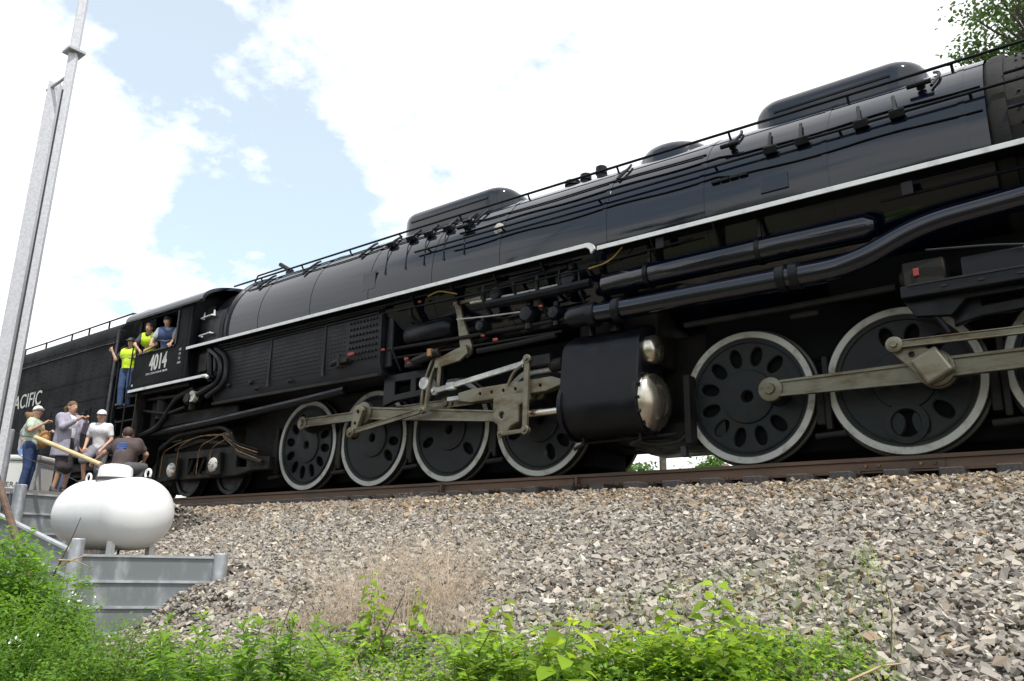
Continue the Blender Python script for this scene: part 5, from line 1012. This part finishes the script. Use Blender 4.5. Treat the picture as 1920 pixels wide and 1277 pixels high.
# tall ones seen singly
for px, top, dp, sp_ in ((1312, 1085, 4.6, .75), (1245, 1120, 4.7, .8), (1407, 1150, 4.5, .8), (1360, 1165, 4.4, .9), (1180, 1165, 4.7, .9), (1130, 1185, 4.8, .9), (932, 1125, 4.9, .8), (905, 1165, 4.9, .8), (1275, 1165, 4.4, 1.), (1215, 1180, 4.5, 1.), (1470, 1185, 4.3, .8), (1330, 1195, 4.2, 1.), (1100, 1215, 4.6, 1.), (1060, 1230, 4.7, .9), (1160, 1215, 4.5, 1.), (1420, 1215, 4.2, .9), (960, 1185, 4.8, .8), (1250, 1215, 4.3, 1.1), (1000, 1235, 4.6, .9), (1520, 1210, 4.2, .7), (715, 1075, 6.0, .6), (690, 1110, 5.9, .7), (780, 1105, 5.8, .6)): plant_px('broad', px, top, dp, sp_*1.15, {1312: 'tallest broad-leaved weed, standing above all the others against the gravel', 932: 'upright broad-leaved weed behind the white trumpet flower', 1245: 'broad-leaved weed, second tallest, close to the tallest one'}.get(px, 'broad-leaved weed growing out of the dry grass' if px < 800 else None))
for k in range(60):
    px = rnd.uniform(255, 660); top = 1160+rnd.uniform(-14, 90)+(18 if px < 300 else 0); plant_px('lance', px, top, rnd.uniform(5.0, 6.0), rnd.uniform(.8, 1.1))
for k in range(34):
    px = rnd.uniform(880, 1560); plant_px('broad', px, rnd.uniform(1150, 1245), rnd.uniform(4.2, 4.9), rnd.uniform(.9, 1.25))
for k in range(62):
    px = rnd.uniform(640, 1640); top = 1192+rnd.uniform(-28, 70)+max(0, px-1450)*.12; plant_px('fine', px, top, rnd.uniform(4.2, 4.9), rnd.uniform(1.0, 1.5))
for k in range(8): plant_px('fine', rnd.uniform(1480, 1640), rnd.uniform(1155, 1230), 4.4, .7)
# low ground cover between them
n = 36000; px = rng.uniform(-60, 1700, n); py = rng.uniform(1195, 1330, n); lim = np.interp(px, [0, 300, 640, 900, 1500, 1640, 1700], [1180, 1195, 1175, 1172, 1180, 1215, 1275]); ok = py > lim+rng.exponential(14, n)
dps = rng.uniform(4.0, 6.2, n); pos = np.stack([CAM+ray(a, b)*c for a, b, c in zip(px, py, dps)]); gz = ground(pos[:, 0], pos[:, 1]); ok &= (pos[:, 2] > gz-.02) & (pos[:, 2] < gz+.30); pos = pos[ok]; n = len(pos)
col = GR[rng.choice(5, n)]*rng.uniform(.8, 1.3, (n, 1)); A = leaf_arrays(pos, rng.uniform(0, 6.28, n), rng.uniform(-.4, .9, n), rng.uniform(.018, .045, n), rng.uniform(.010, .026, n), col, np.full(n, .2), rng.uniform(-.6, .6, n))
gc = np_mesh('ground_cover', *A[:2], 'leaf', None, A[2], 0); tag(gc, 'low bright green leafy ground cover along the foot of the gravel', 'ground cover', kind='stuff')
n = 3000; px = rng.uniform(-40, 1700, n); dps = rng.uniform(3.8, 6.0, n); q = np.stack([CAM+ray(a, 1290)*c for a, c in zip(px, dps)]); q[:, 2] = ground(q[:, 0], q[:, 1]); col = GR[rng.choice(5, n)]*rng.uniform(.9, 1.4, (n, 1)); col[rng.uniform(0, 1, n) < .15] = (.34, .27, .14)
A = blade_arrays(q, rng.uniform(0, 6.28, n), rng.uniform(.0, .5, n), rng.uniform(.10, .30, n), rng.uniform(.003, .007, n), col); tag(np_mesh('grass', *A[:2], 'leaf', None, A[2], 0), 'thin green grass blades among the weeds', 'grass', kind='stuff')
# dry grass tufts
def dry_tuft(px, py, n, hh, spread, label):
    b0 = hit(px, py); r = empty('dry_grass_tuft', tuple(b0), label, 'dry grass', 'dry grass tufts on the gravel'); a = rng.uniform(0, 6.28, n); rad = rng.uniform(0, spread, n); q = np.stack([rad*np.cos(a), rad*np.sin(a), np.zeros(n)], -1); q[:, 2] = ground(q[:, 0]+b0[0], q[:, 1]+b0[1])-b0[2]-.01
    L = hh*rng.uniform(.45, 1.1, n); yw = a+rng.normal(0, .7, n); ln = rng.uniform(.05, .75, n); col = np.array((.47, .40, .30))*rng.uniform(.65, 1.25, (n, 1))
    A = blade_arrays(q, yw, ln, L, np.full(n, .006), col, .5, 5); np_mesh('blades', *A[:2], 'leaf', r, A[2], 0)
    tips = A[0].reshape(n, 6, 2, 3).mean(2)[:, 3:, :].reshape(-1, 3); m = 5; tp = np.repeat(tips, m, 0)+rng.normal(0, .018, (len(tips)*m, 3)); k = len(tp)
    B = leaf_arrays(tp, rng.uniform(0, 6.28, k), rng.uniform(-.2, 1.2, k), rng.uniform(.012, .035, k), rng.uniform(.002, .005, k), np.array((.50, .43, .33))*rng.uniform(.7, 1.2, (k, 1)), np.full(k, .1)); tag(np_mesh('seed_heads', *B[:2], 'leaf', r, B[2], 0), kind='stuff')
for a in ((735, 1075, 70, .62, .30, 'sparse wispy dry grass high on the gravel slope'), (845, 1070, 80, .5, .28, 'pale dry grass patch above the bushy tuft'), (650, 1120, 80, .55, .28, 'thin dry grass patch beside the tallest tuft'), (700, 1165, 170, 1.1, .34, 'tall wispy dry tan grass tuft in the middle of the gravel slope'), (835, 1140, 170, .85, .24, 'bushy dry tan grass tuft beside the tallest one'), (600, 1190, 120, .62, .24, 'low dry tan grass tuft beside the narrow-leaved weeds'), (770, 1190, 130, .8, .3, 'dry grass tuft mixed with green leaves'), (770, 950, 40, .28, .12, 'small dry weed standing against the rail'), (860, 1190, 60, .4, .2, 'short dry grass tuft among fine-leaved weeds'), (535, 1200, 40, .4, .15, 'thin dry grass tuft at the edge of the gravel')): dry_tuft(*a)
b0, b1 = hit(700, 1225), at_depth(745, 1118, 5.0)
for k, (pa, pb, dp, r_, m_) in enumerate((((690, 1260), (760, 1110), 4.9, .006, 'twig'), ((655, 1262), (740, 1120), 4.8, .004, 'dry'), ((525, 1190), (560, 1105), 5.6, .005, 'twig'), ((715, 1090), (775, 1020), 6.4, .004, 'dry'), ((1670, 1240), (1660, 1085), 4.4, .004, 'twig'), ((1590, 1277), (1700, 1243), 3.95, .008, 'dry'), ((1420, 1130), (1490, 1108), 4.7, .005, 'twig'), ((780, 1075), (850, 1010), 6.5, .004, 'dry'))):
    A0, A1 = Vector(at_depth(*pa, dp)), Vector(at_depth(*pb, dp+.1)); mid = A0.lerp(A1, .5)+Vector((rnd.uniform(-.03, .03), 0, .03)); o = MB().tube([A0, mid, A1], [r_, r_*.8, r_*.4], 5).build('dry_stalk', m_)
    tag(o, ('dark bare stalk rising among the weeds' if m_ == 'twig' else 'pale dry stalk lying across the gravel and weeds'), 'stalk', 'bare dark stalks' if m_ == 'twig' else 'pale dry stalks')
# leafy bushes at the left
def bush(label, px, top, dp, rx, rz, n, base, lsz=(.02, .045)):
    c = at_depth(px, top, dp); zb = float(ground(c[0], c[1])); r = empty('bush', (c[0], c[1], zb), label, 'bush'); hgt = c[2]-zb; stem = MB(); P_ = []
    for k in range(70):
        a = rnd.uniform(0, 6.28); q = math.sqrt(rnd.random())*rx; tz = hgt*(1-.55*(q/rx)**2)*rnd.uniform(.55, 1.05); e = Vector((q*math.cos(a), q*math.sin(a), tz)); s0 = Vector((e.x*.35, e.y*.35, 0)); md = s0.lerp(e, .5)+Vector((0, 0, tz*.15))
        stem.tube([Vector((c[0], c[1], zb))+p for p in (s0, md, e)], [.006, .004, .002], 4); m = max(1, n//70)
        for i in range(m): t = rnd.uniform(.25, 1.05); b_ = (s0.lerp(md, t*2) if t < .5 else md.lerp(e, t*2-1)); P_.append(b_+Vector((rnd.gauss(0, .055), rnd.gauss(0, .055), rnd.gauss(0, .04))))
    stem.build('stems', 'green_stem', r); P_ = np.array(P_); k = len(P_); hz = np.clip(P_[:, 2]/hgt, 0, 1)[:, None]; col = np.array(base)*rng.uniform(.7, 1.3, (k, 1))*np.where(rng.uniform(0, 1, (k, 1)) < .12, 1.35, 1.)
    L = rng.uniform(*lsz, k); A = leaf_arrays(P_, rng.uniform(0, 6.28, k), rng.uniform(-.5, .8, k), L, L*rng.uniform(.35, .6, k), col, np.full(k, .2), rng.uniform(-.6, .6, k)); np_mesh('leaves', *A[:2], 'leaf', r, A[2], 0); return r
bush('dense green bush with fine leaves in front of the lower steel wall', 110, 1110, 6.1, .75, .5, 12000, (.13, .26, .026))
bush('tall leafy green bush at the foot of the leaning rusty post', 25, 980, 6.5, .5, .5, 13000, (.14, .28, .03), (.035, .07))
bush('bushy green shrub with white blossom below the wall post', 70, 1005, 6.8, .45, .5, 9000, (.15, .29, .03), (.03, .06))
bush('low yellow-green bush between the steel wall and the gravel', 225, 1150, 5.9, .55, .4, 6000, (.12, .22, .028))
bush('rounded light green bush in front of the sloping wall panels', 95, 1050, 6.5, .5, .4, 6000, (.13, .25, .03), (.03, .06))
bush('dark green bush at the left end of the weeds', 30, 1110, 5.4, .75, .4, 8500, (.115, .235, .026))
for px, py, dp, lb in ((148, 1123, 6.1, 'cluster of small white blossom on the bush under the wall post'), (22, 1206, 5.2, 'cluster of white blossom low in the dark green bush'), (941, 1240, 4.5, 'white trumpet flower among the fine-leaved weeds'), (945, 1215, 4.5, 'small closed white flower above the trumpet flower')):
    c = at_depth(px, py, dp); n = 26 if 'cluster' in lb else 7; s_ = .05 if 'cluster' in lb else .008; q = rng.normal(0, s_, (n, 3))*np.array((1.2, 1.2, .4)); L = np.full(n, .02 if s_ > .01 else .05); A = leaf_arrays(q, rng.uniform(0, 6.28, n), rng.uniform(.3, 1.3, n), L, L*.6, np.full((n, 3), .75), np.full(n, .1))
    o = np_mesh('blossom', *A[:2], 'flower', None, None, 0); o.location = c; tag(o, lb, 'flower', kind='stuff' if 'cluster' in lb else None)
# bare twigs in front of the wall
for k, (a, c_) in enumerate((((100, 1080), (152, 970)), ((105, 1065), (168, 1040)), ((110, 1050), (165, 1062)))):
    A0, A1 = Vector(at_depth(*a, 6.6)), Vector(at_depth(*c_, 6.7)); tag(MB().tube([A0, A0.lerp(A1, .5)+Vector((.03, 0, .02)), A1], [.008, .006, .003], 5).build('bare_twig', 'twig' if k == 0 else 'dry'), ('dark upright bare twig in front of the white gas tank', 'pale dry twig crossing in front of the wall post', 'pale dry twig bent downwards across the wall post')[k], 'twig', 'bare twigs by the wall')
# ------------------------------------------------------------------ trees beyond the track
def tree(label, x, y, h, cr, n, base, leafy=True, group=None, lsz=(.10, .2), low=.25):
    zb = float(ground(x, y)); r = empty('tree', (x, y, zb), label, 'tree', group); wood = MB(); o = Vector((x, y, zb)); tips = []
    def grow(p, d, L, rad, lv):
        e = p+d*L; m = p.lerp(e, .5)+Vector((rnd.uniform(-1, 1), rnd.uniform(-1, 1), 0))*L*.05; wood.tube([p, m, e], [rad, rad*.8, rad*.6], 6 if lv < 2 else 4)
        if lv >= 2: tips.append((m, e))
        if lv < 4:
            for _ in range(3 if lv else 6):
                nd = (d+Vector((rnd.uniform(-1, 1), rnd.uniform(-1, 1), rnd.uniform(-.35, .6)))*.85).normalized(); st = p.lerp(e, rnd.uniform(.45, 1)); grow(st, nd, L*rnd.uniform(.55, .75), rad*.5, lv+1)
    s0 = h*low; grow(o, Vector((rnd.uniform(-.05, .05), rnd.uniform(-.05, .05), 1)).normalized(), h*.42, h*(.018 if leafy else .007), 0)
    wood.build('trunk', 'bark', r)
    if leafy:
        P_ = []
        for k in range(n): a, e = rnd.choice(tips); g = h*.025; P_.append(a.lerp(e, rnd.uniform(.2, 1.15))-o+Vector((rnd.gauss(0, g), rnd.gauss(0, g), rnd.gauss(0, g))))
        k = len(P_); P_ = np.array(P_); L = rng.uniform(*lsz, k); A = leaf_arrays(P_, rng.uniform(0, 6.28, k), rng.uniform(-.8, .6, k), L, L*.62, np.array(base)*rng.uniform(.65, 1.35, (k, 1)), np.full(k, .25), rng.uniform(-.7, .7, k)); np_mesh('crown', *A[:2], 'tree_leaf', r, A[2], 0)
    return r
BT = 'trees beyond the track'
def clump_tree(label, px, py, Y, R_, n, base, lsz):
    d = ray(px, py); c = Vector(CAM+d*((Y-CAM[1])/d[1])); zb = float(ground(c.x, c.y)); o = Vector((c.x+.6, c.y, zb)); r = empty('tree', tuple(o), label, 'tree'); wood = MB(); wood.tube([o, o.lerp(c, .5)+Vector((.2, 0, 0)), c], [.28, .2, .1], 8); P_, C_ = [], []
    for k in range(90):
        v = Vector((rnd.gauss(0, 1), rnd.gauss(0, 1), rnd.gauss(0, 1))).normalized()*R_*rnd.uniform(.35, 1.1); v.z *= 1.15; e = c+v; s0 = c+Vector((0, 0, -R_*.6))+v*.15; wood.tube([s0, s0.lerp(e, .55)+Vector((0, 0, -.1)), e], [.05, .03, .008], 5); g = rnd.uniform(.18, .38); sh = rnd.uniform(.8, 1.25)
        for i in range(n//90): P_.append(e-o+Vector((rnd.gauss(0, g), rnd.gauss(0, g), rnd.gauss(0, g*.7)))); C_.append(sh)
    wood.build('trunk', 'bark', r); k = len(P_); L = rng.uniform(*lsz, k); A = leaf_arrays(np.array(P_), rng.uniform(0, 6.28, k), rng.uniform(-.9, .6, k), L, L*.6, np.array(base)*np.array(C_)[:, None]*rng.uniform(.75, 1.25, (k, 1)), np.full(k, .25), rng.uniform(-.7, .7, k)); np_mesh('crown', *A[:2], 'tree_leaf', r, A[2], 0)
clump_tree('tall leafy green tree rising above the front of the boiler', 1945, 20, 16, 2.3, 9000, (.10, .18, .05), (.09, .19))
d = ray(1748, 55); t = (14-CAM[1])/d[1]; Pt = CAM+d*t; tree('bare dead tree with thin twigs behind the front sand dome', Pt[0], 14, Pt[2]+.5, 3, 0, (0, 0, 0), False)
for px, Y, h, b_ in ((1192, 24, 5.0, (.07, .15, .03)), (1310, 20, 4.4, (.09, .19, .03)), (1160, 34, 6.5, (.06, .13, .03)), (1350, 27, 5.0, (.08, .17, .03))):
    d = ray(px, 870); t = (Y-CAM[1])/d[1]; Pt = CAM+d*t; tree('small leafy tree seen under the locomotive through the wheels', Pt[0], Y, h, 2, 1500, b_, group=BT, lsz=(.12, .25))
for k, (X, Y, h) in enumerate(((30, 24, 13), (22, 30, 12), (-20, 40, 9), (-34, 34, 10), (-48, 44, 11), (-9, 46, 7), (6, 42, 6.5), (40, 20, 12))): tree('leafy tree standing far beyond the track', X, Y, h, 3, 2600, (.06, .13, .03), group='far trees beyond the track', lsz=(.2, .4))
def shrub(px, Y, h, lb, n=1500):
    d = ray(px, 900); t = (Y-CAM[1])/d[1]; Pt = CAM+d*t; zb = float(ground(Pt[0], Y)); r = empty('shrub', (Pt[0], Y, zb), lb, 'shrub', 'low shrubs beyond the far rail'); a = rng.normal(0, 1, (n, 3)); a /= np.linalg.norm(a, axis=1)[:, None]; a *= rng.uniform(.3, 1, (n, 1))**.5; q = a*np.array((h*.9, h*.6, h*.5)); q[:, 2] = np.abs(q[:, 2])*2*rng.uniform(.3, 1, n)
    L = rng.uniform(.06, .13, n); A = leaf_arrays(q, rng.uniform(0, 6.28, n), rng.uniform(-.5, .8, n), L, L*.6, np.array((.09, .20, .03))*rng.uniform(.6, 1.3, (n, 1)), np.full(n, .2)); np_mesh('leaves', *A[:2], 'leaf', r, A[2], 0)
    MB().tube([(Pt[0], Y, zb), (Pt[0], Y, zb+h*.6)], .03, 6).build('stem', 'bark', r)
for px in [q for q in [*range(150, 700, 36), *range(700, 1900, 62)] if not 1120 < q < 1400]: shrub(px+rnd.uniform(-20, 20), rnd.uniform(4.0, 8.0), rnd.uniform(.9, 1.35)*(1.7 if px < 700 else 1), 'low green shrub growing beyond the far rail')
d = ray(1243, 870); t = (12-CAM[1])/d[1]; Pt = CAM+d*t
tag(MB().tube([(Pt[0], 12, -.9), (Pt[0], 12, 7)], .11, 10).build('utility_pole', 'bark'), 'weathered wooden utility pole seen under the locomotive', 'pole')
for k, (X, Y, h) in enumerate(((-26, -32, 13), (-12, -36, 12), (-3, -31, 14), (8, -34, 12), (17, -30, 15), (27, -33, 13), (38, -28, 14), (50, -30, 13), (-42, -30, 14))): tree('leafy tree in the row across the field facing the locomotive', X, Y, h, 3, 3500, (.05, .11, .028), group='row of trees facing the locomotive', lsz=(.35, .6))
